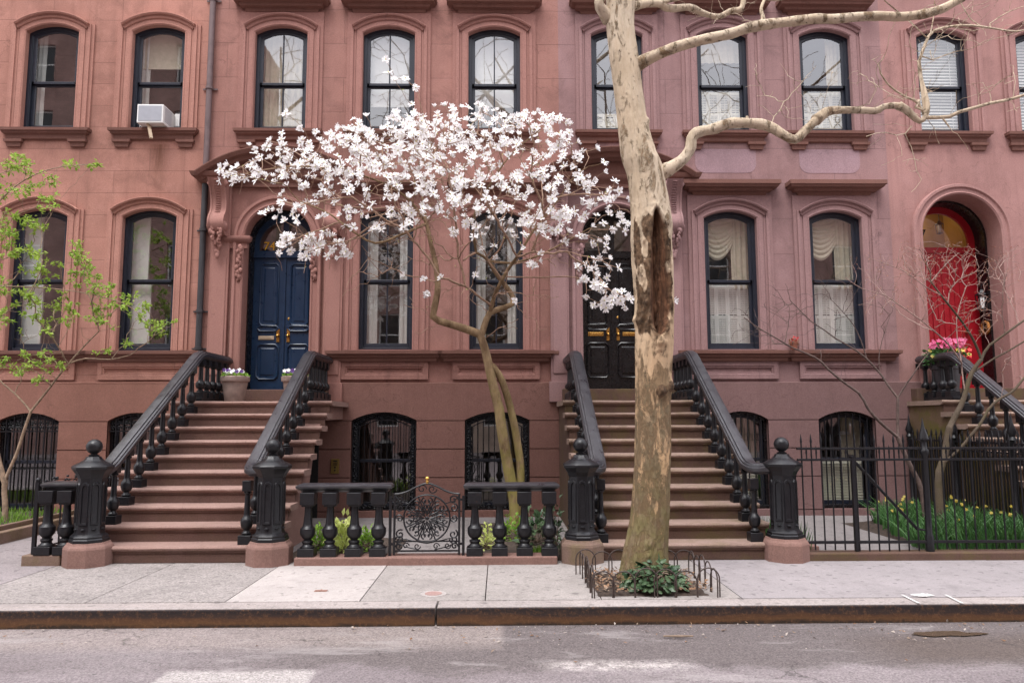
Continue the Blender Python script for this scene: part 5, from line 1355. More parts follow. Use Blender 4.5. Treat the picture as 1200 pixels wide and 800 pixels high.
T.limb(pl([(1077,72,Y0+.1),(1082,58,Y0+.1),(1087,45,Y0+.12),(1095,36,Y0+.15),(1116,31,Y0+.2),(1137,30,Y0+.25),(1161,33,Y0+.3),(1188,37,Y0+.35),(1210,34,Y0+.4)]), .016, .007)
T.limb(pl([(1087,45,Y0+.12),(1080,39,Y0+.05),(1065,24,Y0),(1050,12,Y0-.05),(1036,0,Y0-.1),(1025,-20,Y0-.1)]), .008, .005)
T.limb(pl([(1090,42,Y0+.12),(1094,20,Y0+.15),(1096,-8,Y0+.2)]), .007, .004)
T.limb(pl([(1077,122,Y0),(1072,118,Y0-.05),(1056,111,Y0-.1),(1038,96,Y0-.15),(1029,78,Y0-.2),(1034,70,Y0-.2)]), .012, .005)
T.limb(pl([(1077,118,Y0),(1073,125,Y0-.03),(1076,131,Y0-.05),(1084,128,Y0-.05)]), .014, .010)
T.limb(pl([(1148,30,Y0+.28),(1135,20,Y0+.3),(1127,5,Y0+.3),(1118,-10,Y0+.3)]), .006, .004)
T.limb(pl([(1160,28,Y0+.3),(1180,15,Y0+.3),(1205,6,Y0+.3)]), .006, .003)
T.limb(pl([(1080,66,Y0+.1),(1093,70,Y0+.1),(1090,60,Y0+.1)]), .007, .004)
ns = len(T.p); r = random.Random(9); A = []
for u, v, ru, rv_, k in ((1100,70,50,40,26),(1160,30,45,30,26),(1060,90,40,30,16),(1040,110,25,25,8),(1150,110,50,22,14),(1190,90,20,20,6),(1100,15,50,18,14),(1110,165,30,20,4)):
    for _ in range(k): A.append(at(u+r.uniform(-ru,ru), v+r.uniform(-rv_,rv_), Y0+r.uniform(-.35,.45)))
T.grow(A, .07, .014, .30, .03); T.radii(.0022, 2.5, .007)
T2 = Tree(6); T2.limb(pl([(885,146,Y0-.1),(890,146,Y0-.1)]), .01, .01); T2.limb(pl([(1052,118,Y0-.1),(1050,122,Y0-.1)]), .005, .004)
T3 = Tree(4); T3.limb(pl([(900,149,Y0-.1),(905,150,Y0-.12),(915,155,Y0-.12)]), .01, .01)
A = [at(900+r.uniform(-30,60), 110+r.uniform(-40,40), Y0+r.uniform(-.3,.3)) for _ in range(22)]; T3.grow(A, .07, .014, .3, .03); T3.radii(.0020, 2.5, .005)
T4 = Tree(14); T4.limb(pl([(950,147,Y0-.15),(960,139,Y0-.15)]), .008, .008); T4.grow([at(985+r.uniform(-25,45), 118+r.uniform(-35,20), Y0+r.uniform(-.3,.3)) for _ in range(14)], .07, .014, .3, .03); T4.radii(.0020, 2.5, .005)
T5 = Tree(15); T5.limb(pl([(842,20,Y0+.65),(857,13,Y0+.65)]), .008, .008); T5.grow([at(845+r.uniform(-50,50), 12+r.uniform(-22,18), Y0+.6+r.uniform(-.3,.3)) for _ in range(24)], .07, .014, .3, .03); T5.radii(.0020, 2.5, .005)
T6 = Tree(16); T6.limb(pl([(1068,148,Y0),(1062,152,Y0),(1058,160,Y0-.02),(1035,155,Y0-.05),(1015,160,Y0-.1)]), .005, .003); T6.limb(pl([(1062,160,Y0),(1070,178,Y0),(1074,200,Y0),(1080,212,Y0),(1068,225,Y0)]), .004, .0025); T6.grow([at(1050+r.uniform(-40,40), 175+r.uniform(-30,40), Y0+r.uniform(-.2,.2)) for _ in range(10)], .07, .014, .3); T6.radii(.0018, 2.5, .005)
m = MB()
for q in (T, T3, T4, T5, T6):
    m = MB(); q.mesh(m, m, .008, 8); m.build('twigs', MT['planebark'], PT, smooth=80)
# upper limbs beyond the frame
tp = Vector((prof[-2][1], YP, prof[-2][0])); r = random.Random(2); m = MB()
for k in range(9):
    a = 2*PI*k/9+.4; z0 = topz+.3+.32*k; x0, rr0 = trunk_at(z0); s = Vector((x0, YP, z0)); e = s+Vector((math.cos(a)*r.uniform(1.6,2.8), math.sin(a)*r.uniform(1.3,2.2), r.uniform(1.2,2.4)))
    q = spline([s, s.lerp(e,.4)+Vector((0,0,-.15)), s.lerp(e,.75)+rv(r)*.2, e], 8); m.tube(q, [.06*(1-i/len(q))+.012 for i in range(len(q))], 8)
m.build('upper_limbs', MT['planebark'], PT, smooth=80)
# ------------------------------------------------ hoop guard, ivy, litter
TG = thing('tree_guard', 'low wire hoop guard round the plane tree pit', 'tree guard', ((px0+px1)/2, py0, 0))
def hoop(c, ax, w, h, parent, tilt=0):
    m = MB(); ax = Vector(ax); pts = [c-ax*w/2+Vector((0,0,-.05)), c-ax*w/2+Vector((0,0,h-w/2))]
    for i in range(1, 12): a = PI-PI*i/12; pts.append(c+ax*w/2*math.cos(a)+Vector((0,0,h-w/2+w/2*math.sin(a))))
    pts += [c+ax*w/2+Vector((0,0,h-w/2)), c+ax*w/2+Vector((0,0,-.05))]
    lean = Vector((ax.y, -ax.x, 0)).normalized()*tilt
    pts = [p+lean*max(0, p.z)*1.0 for p in pts]
    m.tube(pts, .0062, 7); return m.build('hoop', MT['hoopm'], parent, smooth=60)
MT['hoopm'] = plain('rusty_wire', (.060,.042,.036), .6, .3, var=.5, scale=40)
r = random.Random(4)
nfx = 6
for k in range(nfx): hoop(Vector((px0+(px1-px0)*(k+.5)/nfx+r.uniform(-.01,.01), py0+.0, 0)), (1,0,0), (px1-px0)/nfx*1.06, .235+r.uniform(-.02,.015), TG, r.uniform(-.03,.03))
for k in range(nfx+1): hoop(Vector((px0+(px1-px0)*(k+.3)/(nfx+.6), py1, 0)), (1,0,0), (px1-px0)/nfx*1.08, .225+r.uniform(-.02,.02), TG, r.uniform(-.06,.06))
for s, x in ((-1, px0), (1, px1)):
    for k in range(5): hoop(Vector((x+r.uniform(-.01,.01), py0+(py1-py0)*(k+.5)/5, 0)), (0,1,0), (py1-py0)/5*1.1, .235+r.uniform(-.02,.03), TG, s*.02+r.uniform(-.03,.03))
def ivy_leaf(m, c, d, up, L):
    d = d.normalized(); s = d.cross(up).normalized(); n = s.cross(d)
    pts = [(0,0),(.38,.02),(.50,.34),(.30,.46),(.34,.70),(0,1.02),(-.34,.70),(-.30,.46),(-.50,.34),(-.38,.02)]
    vs = [c+s*a*L+d*b*L+n*(-.28*abs(a)*L-.15*b*b*L) for a, b in pts]+[c+d*.4*L+n*.04*L]
    m.add(vs, [(i, (i+1) % 10, 10) for i in range(10)])
IV = thing('ivy_plant', 'dark green ivy clump at the foot of the plane tree', 'ivy', tuple(at(770, 690, 6.62)*1))
IV.location.z = 0; ORG[IV.name] = tuple(IV.location)
m = MB(); st = MB(); c0 = IV.location; r = random.Random(12); icx = at(768, 690, 6.62).x
for k in range(230):
    a = r.uniform(0, 2*PI); e = r.uniform(.15, 1.0); rx, ry, rz = .27, .19, .24
    p = Vector((icx+rx*math.cos(a)*math.sqrt(1-e*e*.8)*r.uniform(.7,1.08), 6.62+ry*math.sin(a)*math.sqrt(1-e*e*.8)*r.uniform(.7,1.05), .03+rz*e*(.5+.5*r.random())))
    out = (p-Vector((icx, 6.66, 0))).normalized()
    d = (out*.7+Vector((r.uniform(-.6,.6), r.uniform(-.8,.2), -.45+r.uniform(-.3,.3)))).normalized()
    ivy_leaf(m, p, d, (out+Vector((0,-.3,.5))).normalized()+rv(r)*.35, r.uniform(.045,.085))
    if k % 4 == 0: st.tube([Vector((icx+r.uniform(-.15,.15), 6.65, .03)), (p+Vector((icx,6.65,.05)))/2+Vector((0,0,.06)), p], .004, 4)
m.build('leaves', MT['ivy'], IV); st.build('stems', MT['bark'], IV)
def litter(name, label, zone, n, smin, smax, mats, seed, zf=lambda x, y: 0):
    r = random.Random(seed); m = MB()
    for k in range(n):
        x, y = zone(r); z = zf(x, y); m.mi = r.randrange(len(mats)); L = r.uniform(smin, smax)
        d = Vector((r.uniform(-1,1), r.uniform(-1,1), r.uniform(-.1,.35))); leaf_quad(m, Vector((x, y, z+.004+r.uniform(0,.012))), d, Vector((r.uniform(-.4,.4), r.uniform(-.4,.4), 1)), L, L*r.uniform(.4,.7), r.uniform(-.3,.4))
    o = m.build(name, mats); tag(o, label, 'litter', None, 'stuff')
litter('leaf_litter', 'dry brown leaves covering the soil of the tree pit', lambda r: (r.uniform(px0+.02, px1-.02), r.uniform(py0+.02, py1-.02)), 750, .02, .06, [MT['deadleaf'], MT['bark'], MT['deadleaf']], 3, lambda x, y: .045)
def gut(r):
    x = r.uniform(-1.2, 4.2) if r.random() < .75 else r.uniform(-4.5, 4.5); return x, 6.10-abs(r.gauss(0, .28))
pebm = plain('pale_grit', (.36,.31,.27), .9, var=.3, scale=60)
litter('gutter_litter', 'dry leaf scraps and grit lying along the gutter', gut, 230, .008, .04, [MT['deadleaf'], MT['bark'], MT['deadleaf'], pebm], 6, lambda x, y: -.145+.03*max(0, min(1, (6.1-y)/3.5)))
r = random.Random(17); m = MB()
for k in range(200):
    x, y = gut(r); s = r.uniform(.002, .006); m.ball((x, y, -.143+.03*max(0, min(1, (6.1-y)/3.5))+s*.3), s, 6, 4, (1, r.uniform(.7,1.2), .6))
o = m.build('grit', pebm, None, smooth=60); tag(o, 'pale grit scattered along the gutter below the kerb', 'grit', None, 'stuff')
b = onz(803, 748, -.14); m = MB(); m.tube([(b.x-.16, b.y+.02, -.125), (b.x-.05, b.y, -.12), (b.x+.06, b.y+.005, -.122)], [.006,.010,.006], 6); o = m.build('twig', MT['bark'], None, org=tuple(b)); tag(o, 'short broken brown stick lying in the gutter below the tree pit', 'stick')
# ------------------------------------------------ spring tree on the left
LT = thing('spring_tree', 'slender tree with fresh yellow-green leaves in the bed at the far left', 'tree', tuple(at(5, 605, 10.9)), None, 'thing')
LT.location.z = 0; ORG[LT.name] = tuple(LT.location)
YT = 10.3; T = Tree(31)
b0 = at(7, 605, YT); b0.z = .05
T.limb([b0]+pl([(6,590,YT),(5,575,YT),(6,562,YT)]), .038, .034)
T.limb(pl([(6,562,YT),(12,548,YT),(20,530,YT),(28,505,YT),(36,482,YT)]), .022, .018)
T.limb(pl([(6,566,YT),(1,550,YT),(-6,520,YT),(-12,470,YT-.1),(-10,400,YT-.2),(-14,320,YT-.3),(-8,240,YT-.3),(-5,180,YT-.3)]), .040, .012)
T.limb(pl([(36,482,YT),(27,471,YT),(14,458,YT),(4,450,YT),(-4,440,YT)]), .014, .008)
T.limb(pl([(36,482,YT),(52,462,YT),(60,452,YT-.05),(72,436,YT-.1),(82,424,YT-.1),(100,404,YT-.1),(116,388,YT-.1)]), .017, .008)
T.limb(pl([(80,426,YT-.1),(100,420,YT-.1),(130,421,YT-.15),(152,416,YT-.2)]), .012, .005)
T.limb(pl([(72,436,YT-.1),(66,424,YT),(45,415,YT),(20,422,YT)]), .010, .004)
T.limb(pl([(-12,330,YT-.3),(0,335,YT-.3),(30,336,YT-.3),(60,338,YT-.35),(92,342,YT-.35),(120,348,YT-.4),(150,358,YT-.4),(178,382,YT-.4)]), .011, .004)
T.limb(pl([(-12,250,YT-.3),(10,225,YT-.35),(40,205,YT-.4),(75,195,YT-.4),(112,193,YT-.4)]), .010, .004)
LC = [(10,205,24,22,22),(20,190,15,10,6),(50,213,18,9,6),(60,236,16,8,6),(112,193,5,3,3),(84,191,8,3,3),(20,258,20,14,11),(8,285,14,14,9),(46,265,10,7,4),(28,295,16,8,6),(50,304,22,10,8),(90,287,8,7,4),(60,326,22,9,8),(97,308,14,11,9),(20,345,24,12,12),(58,352,22,10,9),(102,330,16,12,9),(125,345,14,12,9),(92,368,24,11,9),(30,378,30,10,11),(118,372,18,10,8),(152,352,9,8,5),(165,365,12,9,6),(182,382,12,7,7),(30,418,26,8,8),(58,428,14,8,6),(45,445,6,4,3),(22,432,10,6,4),(120,410,8,3,2),(148,402,6,4,2),(205,375,2,2,1),(-5,240,10,40,14),(-5,350,10,40,12)]
r = random.Random(5); A = []
for u, v, ru, rv_, n in LC:
    for _ in range(int(n*1.95)): A.append(at(u+r.uniform(-ru,ru)*1.1, v+r.uniform(-rv_,rv_)*1.15, YT-.25+r.uniform(-.5,.4)))
ns = len(T.p); tips = T.grow(A, .09, .016, .40, .03, free=4); T.grow([at(r.uniform(0,110), r.uniform(380,440), YT-.1+r.uniform(-.3,.3)) for _ in range(22)], .09, .02, .3, .03, free=4); T.radii(.0024, 2.5, .010)
m = MB(); T.mesh(m, m, .012, 10); m.build('trunk', plain('smooth_tan_bark', (.27,.19,.13), .85, var=.4, scale=20, bump=.4), LT, smooth=80)
m = MB()
for i in tips:
    d0 = (T.p[i]-T.p[T.par[i]]).normalized()
    for k in range(r.randint(8, 13)):
        p = T.p[i]-d0*r.uniform(0,.07)+rv(r)*r.uniform(.0,.035); d = (d0*.4+rv(r)*.8+Vector((0,0,-.15))).normalized()
        leaf_quad(m, p, d, (Vector((0,-.3,1))+rv(r)*.6).normalized(), r.uniform(.040,.075), r.uniform(.024,.040), .2)
m.build('leaves', MT['spring'], LT)
# ------------------------------------------------ bare shrubs behind the fence on the right
def reddish(): return plain('dark_twig_bark', (.105,.070,.060), .85, var=.45, scale=20, bump=.5)
MT['dark'] = reddish(); MT['mossbark'] = stone('mossy_bark', (.105,.078,.056), moss=.22, streak=.5, mott=.5)
S1 = thing('bare_shrub', 'bare open-branched shrub with a thin dark trunk leaning left behind the spiked gate', 'shrub', tuple(at(1082, 590, 9.6)), 'bare shrubs behind the spiked fence', 'thing')
S1.location.z = 0; ORG[S1.name] = tuple(S1.location); Y1 = 9.6; T = Tree(41)
b0 = at(1084, 592, Y1); b0.z = 0
T.limb([b0]+pl([(1080,575,Y1),(1068,548,Y1),(1058,527,Y1),(1052,512,Y1)]), .034, .027)
T.limb(pl([(1052,512,Y1),(1034,497,Y1-.05),(1018,480,Y1-.1),(1008,462,Y1-.1),(989,448,Y1-.15),(972,434,Y1-.2),(959,421,Y1-.2),(940,412,Y1-.25),(926,406,Y1-.25),(908,395,Y1-.3),(890,385,Y1-.3),(872,372,Y1-.3)]), .021, .006)
T.limb(pl([(1052,512,Y1),(1052,490,Y1),(1052,466,Y1)]), .020, .017)
T.limb(pl([(1052,466,Y1),(1041,452,Y1+.05),(1031,437,Y1+.1),(1013,418,Y1+.1),(996,406,Y1+.1),(980,397,Y1+.1),(965,386,Y1+.1),(950,376,Y1+.1),(936,362,Y1+.1),(926,352,Y1+.1)]), .015, .005)
T.limb(pl([(1031,437,Y1+.1),(1030,420,Y1+.1),(1032,405,Y1+.1),(1037,388,Y1+.1),(1043,370,Y1+.1)]), .007, .003)
T.limb(pl([(1016,421,Y1+.1),(1010,402,Y1+.1),(1001,382,Y1+.1),(989,367,Y1+.1),(978,355,Y1+.1),(968,346,Y1+.1)]), .008, .003)
T.limb(pl([(989,367,Y1+.1),(997,356,Y1+.1),(1001,345,Y1+.1)]), .004, .002)
T.limb(pl([(1052,466,Y1),(1062,450,Y1-.05),(1070,439,Y1-.1),(1079,425,Y1-.1),(1090,412,Y1-.1)]), .012, .006)
r = random.Random(6); A = []
for u, v, ru, rv_, k in ((900,375,45,22,46),(940,352,45,28,34),(985,345,35,25,26),(880,395,30,12,12),(960,400,40,18,12),(1030,370,20,20,8)):
    for _ in range(k): A.append(at(u+r.uniform(-ru,ru), v+r.uniform(-rv_,rv_), Y1+r.uniform(-.35,.35)))
T.grow(A, .07, .009, .40, .05, free=14); T.radii(.0021, 2.5, .006); m = MB(); T.mesh(m, m, .012, 9); m.build('trunk', MT['dark'], S1, smooth=80)
S2 = thing('bare_shrub', 'bare twiggy maple with red buds growing from the daffodils in front of the red door', 'shrub', tuple(at(1100, 600, 9.3)), 'bare shrubs behind the spiked fence', 'thing')
S2.location.z = 0; ORG[S2.name] = tuple(S2.location); Y2 = 9.3; T = Tree(42)
b0 = at(1101, 600, Y2); b0.z = 0
T.limb([b0]+pl([(1100,575,Y2),(1101,552,Y2),(1107,535,Y2),(1110,515,Y2),(1113,500,Y2)]), .050, .042)
T.limb(pl([(1113,500,Y2),(1119,488,Y2),(1126,475,Y2),(1131,462,Y2),(1134,450,Y2),(1139,436,Y2),(1146,426,Y2),(1150,421,Y2)]), .036, .024)
T.limb(pl([(1150,421,Y2),(1146,410,Y2),(1140,397,Y2-.05),(1131,382,Y2-.1),(1119,366,Y2-.15),(1110,355,Y2-.2),(1103,346,Y2-.2),(1096,337,Y2-.2),(1091,330,Y2-.2)]), .018, .009)
T.limb(pl([(1150,421,Y2),(1157,407,Y2),(1170,397,Y2-.05),(1185,386,Y2-.1),(1202,374,Y2-.1),(1230,355,Y2-.1)]), .018, .010)
T.limb(pl([(1138,437,Y2),(1150,430,Y2+.1),(1163,421,Y2+.1),(1180,412,Y2+.1),(1200,400,Y2+.1),(1225,385,Y2+.1)]), .014, .008)
T.limb(pl([(1131,460,Y2),(1128,440,Y2),(1126,420,Y2+.05),(1122,400,Y2+.1),(1121,380,Y2+.1)]), .010, .005)
T.limb(pl([(1127,425,Y2),(1112,404,Y2-.1),(1095,388,Y2-.2),(1075,372,Y2-.3),(1055,358,Y2-.3),(1035,345,Y2-.35),(1010,338,Y2-.4),(990,325,Y2-.4)]), .010, .004)
T.limb(pl([(1091,330,Y2-.2),(1090,318,Y2-.2),(1084,308,Y2-.2),(1080,300,Y2-.25)]), .007, .003)
T.limb(pl([(1091,330,Y2-.2),(1101,318,Y2-.2),(1112,306,Y2-.2),(1124,296,Y2-.2)]), .007, .003)
T.limb(pl([(1103,346,Y2-.2),(1085,336,Y2-.25),(1060,318,Y2-.3),(1035,308,Y2-.3),(1012,300,Y2-.3)]), .007, .003)
T.limb(pl([(1104,545,Y2),(1118,532,Y2-.1),(1130,520,Y2-.15),(1142,505,Y2-.2),(1150,495,Y2-.2),(1158,480,Y2-.2),(1170,468,Y2-.2),(1186,459,Y2-.2),(1205,437,Y2-.2),(1230,410,Y2-.2)]), .020, .012)
ns = len(T.p); A = []
for u, v, ru, rv_, k in ((1100,305,45,22,150),(1120,345,40,40,100),(1060,330,45,30,80),(1165,330,30,35,60),(1185,300,25,20,20),(1030,310,35,15,26),(1190,420,20,30,18),(1150,380,25,25,26),(1040,355,35,15,18)):
    for _ in range(k): A.append(at(u+r.uniform(-ru,ru), v+r.uniform(-rv_,rv_), Y2-.15+r.uniform(-.45,.4)))
tips = T.grow(A, .07, .009, .40, .05, free=14); T.radii(.0020, 2.5, .006); big, small = MB(), MB(); T.mesh(big, small, .0125, 10)
big.build('trunk', MT['mossbark'], S2, smooth=80); small.build('twigs', plain('pinkish_twig', (.30,.20,.17), .8, var=.4, scale=20), S2, smooth=80)
m = MB()
for i in tips:
    for k in range(3):
        p = T.p[i]+rv(r)*.015; leaf_quad(m, p, rv(r), rv(r), .016, .008)
m.build('buds', leafmat('red_bud', (.30,.10,.06), (.42,.22,.12), .2), S2)
# ------------------------------------------------ beds
def plantlet(label, c, rx, ry, rz, n, mat, L0, L1, group=None, seed=1, blades=False, name='shrub', cat='shrub', fl=None):
    T_ = thing(name, label, cat, tuple(c), group, 'thing'); r = random.Random(seed); m = MB(); st = MB()
    for k in range(n):
        if blades:
            p = Vector((c[0]+r.uniform(-rx,rx), c[1]+r.uniform(-ry,ry), c[2])); leaf_quad(m, p, Vector((r.uniform(-.35,.35), r.uniform(-.35,.35), 1)), Vector((r.uniform(-1,1), -1, .2)), r.uniform(L0,L1), .012, .1)
        else:
            d = rv(r); d.z = abs(d.z)*1.0; s = r.uniform(.45, 1.05)*(1+.35*noise.noise(d*2.2+Vector((seed,0,0)))); p = Vector((c[0]+rx*d.x*s, c[1]+ry*d.y*s, c[2]+rz*d.z*s))
            leaf_quad(m, p, (d+rv(r)*.6).normalized(), (Vector((0,-.6,1))+rv(r)*.6).normalized(), r.uniform(L0,L1)*1.45, r.uniform(.55,.8)*L1, .2)
            if k % 6 == 0: st.tube([Vector(c), (Vector(c)+p)/2+Vector((0,0,.02)), p], .003, 4)
    m.build('leaves', MT[mat], T_)
    if st.v: st.build('stems', MT['bark'], T_)
    return T_
def gp(u, v, Y): q = at(u, v, Y); return (q.x, Y, .03)
plantlet('tall pale lime shrub between the second and third balusters beside the blue door steps', gp(401,640,8.5), .12, .10, .40, 210, 'lime', .03, .07, 'green plants in the front bed', 1)
plantlet('pale lime rosette low under the tall lime shrub', gp(402,648,8.35), .13, .08, .14, 90, 'lime', .03, .06, 'green plants in the front bed', 2)
plantlet('bright green bushy plant between the first two balusters', gp(373,640,8.6), .14, .12, .26, 260, 'green', .02, .045, 'green plants in the front bed', 3)
plantlet('bright green bush beside the fourth baluster left of the scrolled gate', gp(430,640,8.5), .13, .12, .26, 230, 'green', .025, .05, 'green plants in the front bed', 4)
plantlet('loose yellow-green plant right of the scrolled gate', gp(571,640,8.6), .12, .12, .25, 170, 'lime', .02, .045, 'green plants in the front bed', 5)
plantlet('leafy plant at the foot of the magnolia trunk', gp(601,636,9.2), .20, .14, .28, 170, 'green', .03, .06, 'green plants in the front bed', 6)
plantlet('sprawling dark leafy plant right of the magnolia trunk', gp(630,625,9.0), .22, .18, .42, 150, 'ivy', .04, .08, 'green plants in the front bed', 7)
plantlet('tuft of bright green grass beside the newel post of the black door steps', gp(628,648,8.3), .08, .05, .05, 130, 'grassm', .05, .11, None, 8, True, 'grass_tuft', 'grass')
plantlet('climbing leafy plant against the newel plinth of the black door steps', gp(652,640,8.25), .07, .10, .62, 90, 'ivy', .03, .06, 'green plants in the front bed', 9)
plantlet('green strap-leaved clump between the right newel post and the path', (3.33, 8.75, .02), .16, .4, .3, 260, 'deep', .18, .38, None, 10, True, 'leafy_clump', 'plant')
# daffodils
r = random.Random(23); m = MB(); x0, x1, y0, y1 = 4.45, 6.42, 8.30, 10.6
def inbed(x, y): return x > 4.80+(y-8.5)*.23+.12*noise.noise(Vector((x*3, y*3, 0)))
k = 0
while k < 4600:
    x, y = r.uniform(4.4, 9.3), r.uniform(8.25, 10.6)
    if noise.noise(Vector((x*2.6, y*2.6, 5))) < r.uniform(-.5,.1): continue
    if x > 6.45 and y > 8.9: continue
    if not inbed(x, y): continue
    k += 1; h = r.uniform(.22, .40)+.12*noise.noise(Vector((x*1.7, y*1.7, 2))); ln = Vector((r.gauss(0,.16), r.gauss(0,.16), 0)); s = Vector((r.uniform(-1,1), r.uniform(-.5,.5), 0)).normalized()*r.uniform(.006,.010)
    p = Vector((x, y, .03)); rows = []
    for i in range(4):
        t = i/3; c = p+Vector((0,0,h*t*(1-.12*t)))+ln*t*t*h*2.2; w = s*(1-.75*t*t); rows += [c-w, c+w]
    m.add(rows, [(i*2, i*2+1, i*2+3, i*2+2) for i in range(3)])
m.mi = 1
k = 0
while k < 45:
    x, y = r.uniform(4.6, 9.3), r.uniform(8.5, 10.5)
    if (x > 6.45 and y > 8.9) or not inbed(x, y): continue
    k += 1; c = Vector((x, y, r.uniform(.30,.46))); ax = Vector((r.uniform(-.8,.8), -1, r.uniform(-.2,.3))).normalized(); s = ax.orthogonal().normalized(); q = ax.cross(s)
    for j in range(6):
        a = 2*PI*j/6; d = s*math.cos(a)+q*math.sin(a); leaf_quad(m, c, d+ax*.15, ax, .024, .015, .1)
    m.mi = 1; m.tube([c, c+ax*.012, c+ax*.024], [.007,.008,.012], 7)
    m.mi = 0; m.tube([c, Vector((x, y, .05))], .003, 4); m.mi = 1
o = m.build('daffodil_bed', [MT['deep'], MT['yellow']]); tag(o, 'thick bed of yellow daffodils behind the spiked fence', 'daffodils', None, 'stuff')
r = random.Random(29); m = MB()
for k in range(2600):
    x, y = r.uniform(-9.2, -6.36), r.uniform(9.42, 11.3); p = Vector((x, y, .15)); leaf_quad(m, p, Vector((r.uniform(-.4,.4), r.uniform(-.4,.4), 1)), Vector((r.uniform(-1,1), -1, 0)), r.uniform(.05,.13), .010, .1)
o = m.build('grass', MT['grassm']); tag(o, 'short bright green grass in the raised bed at the far left', 'grass', None, 'stuff')
# ------------------------------------------------ pots on the blue door landing
def pot(label, c, flabel, seed):
    P_ = thing('flower_pot', label, 'flower pot', c, 'clay pots on the landing')
    m = MB(); m.lathe([(.135,0),(.14,.01),(.185,.30),(.205,.305),(.212,.32),(.212,.375),(.20,.385),(.18,.38),(.178,.35)], 28, c); m.build('body', MT['terracotta'], P_, smooth=35)
    m = MB(); m.lathe([(.178,.352),(.05,.36)], 24, c); m.build('soil', MT['soil'], P_)
    F = thing('pansies', flabel, 'flowers', (c[0], c[1], c[2]+.36), 'pansies in the clay pots', 'thing'); r = random.Random(seed); m = MB()
    for k in range(200):
        a = r.uniform(0, 6.28); q = .19*math.sqrt(r.random()); p = Vector((c[0]+q*math.cos(a), c[1]+q*math.sin(a), c[2]+.36+r.uniform(0,.09)*(1-q*2)))
        leaf_quad(m, p, (Vector((math.cos(a), math.sin(a), .5))+rv(r)*.5).normalized(), Vector((0,-.3,1))+rv(r)*.4, r.uniform(.03,.055), .028, .2)
    m.build('leaves', MT['green'], F)
    for mat, n in (('petal', 14), ('violet', 8)):
        for k in range(n):
            m = MB(); a = r.uniform(0, 6.28); q = .18*math.sqrt(r.random()); p = Vector((c[0]+q*math.cos(a), c[1]+q*math.sin(a)-.02, c[2]+.44+r.uniform(0,.06)*(1-q*2)))
            ax = Vector((r.uniform(-.5,.5), -1, r.uniform(.0,.6))).normalized(); s = ax.orthogonal().normalized(); w = ax.cross(s)
            for j in range(5): b = 2*PI*j/5; leaf_quad(m, p, s*math.cos(b)+w*math.sin(b)+ax*.1, ax, .034, .034, .08)
            m.build('flower', MT[mat], F)
zl = R_*10
pot('weathered clay pot with pansies standing left of the blue door', (at(275,460,11.15).x, 11.15, zl), 'white and violet pansies in the clay pot left of the blue door', 1)
pot('clay pot half hidden by the right balustrade of the blue door steps', (at(346,460,11.2).x, 11.2, zl), 'white pansies in the clay pot behind the right balustrade', 2)
# ------------------------------------------------ downpipe
DP = thing('downpipe', 'brown rainwater pipe between the salmon house and the blue door house', 'downpipe', (-4.80, YF-.06, 2.5))
for a, b, mat in ((5.60, 10.4, 'pipe'), (2.55, 5.36, 'pipedark')):
    m = MB(); m.tube([(-4.80, YF-.07, a), (-4.80, YF-.07, b)], .048, 16); m.build('pipe', MT[mat], DP, smooth=50)
for z in (2.62, 3.22, 4.55, 6.95, 8.5):
    m = MB(); m.lathe([(.048,0),(.062,.003),(.062,.045),(.048,.048)], 16, (-4.80, YF-.07, z)); m.box(-4.92, -4.68, YF-.03, YF-.012, z+.012, z+.036); m.build('bracket', MT['pipe' if z > 5 else 'pipedark'], DP, smooth=40)
# ------------------------------------------------ air conditioner
p = at(181, 140, 11.62)
ax0, ax1, az0, az1, ay0, ay1 = -5.86, -5.44, 6.29, 6.60, 11.52, 11.97
AC = thing('air_conditioner', 'white window air conditioner jutting from an upper window of the salmon house', 'air conditioner', ((ax0+ax1)/2, 11.7, az0))
m = MB(); m.box(ax0, ax1, ay0, ay1, az0, az1); m.build('case', MT['white'], AC, bevel=.008)
m = MB(); m.box(ax0+.025, ax1-.025, ay0-.004, ay0-.001, az0+.03, az1-.025)
for k in range(22):
    x = ax0+.03+(ax1-ax0-.06)*k/21; m.box(x-.003, x+.003, ay0-.009, ay0-.004, az0+.03, az1-.025)
m.build('coil_grille', MT['grey'], AC)
m = MB()
for k in range(9):
    z = az0+.05+k*.028; m.box(ax1+.001, ax1+.004, ay0+.06, ay0+.30, z, z+.012)
m.build('side_vent', MT['grey'], AC)
for x0, x1 in ((-6.06, ax0-.002), (ax1+.002, -5.315)):
    m = MB(); m.box(x0, x1, 11.945, 11.96, 6.33, 6.62); 
    for k in range(int((x1-x0)/.03)): m.box(x0+.03*k+.01, x0+.03*k+.016, 11.938, 11.945, 6.335, 6.615)
    m.build('side_panel', MT['white'], AC)
m = MB(); m.bar((-5.70, 11.60, 6.28), (-5.60, 11.50, 6.02), .045, .03); m.bar((-5.70, 11.55, 6.285), (-5.70, 11.72, 6.285), .03); m.build('support_strut', MT['wood'], AC)
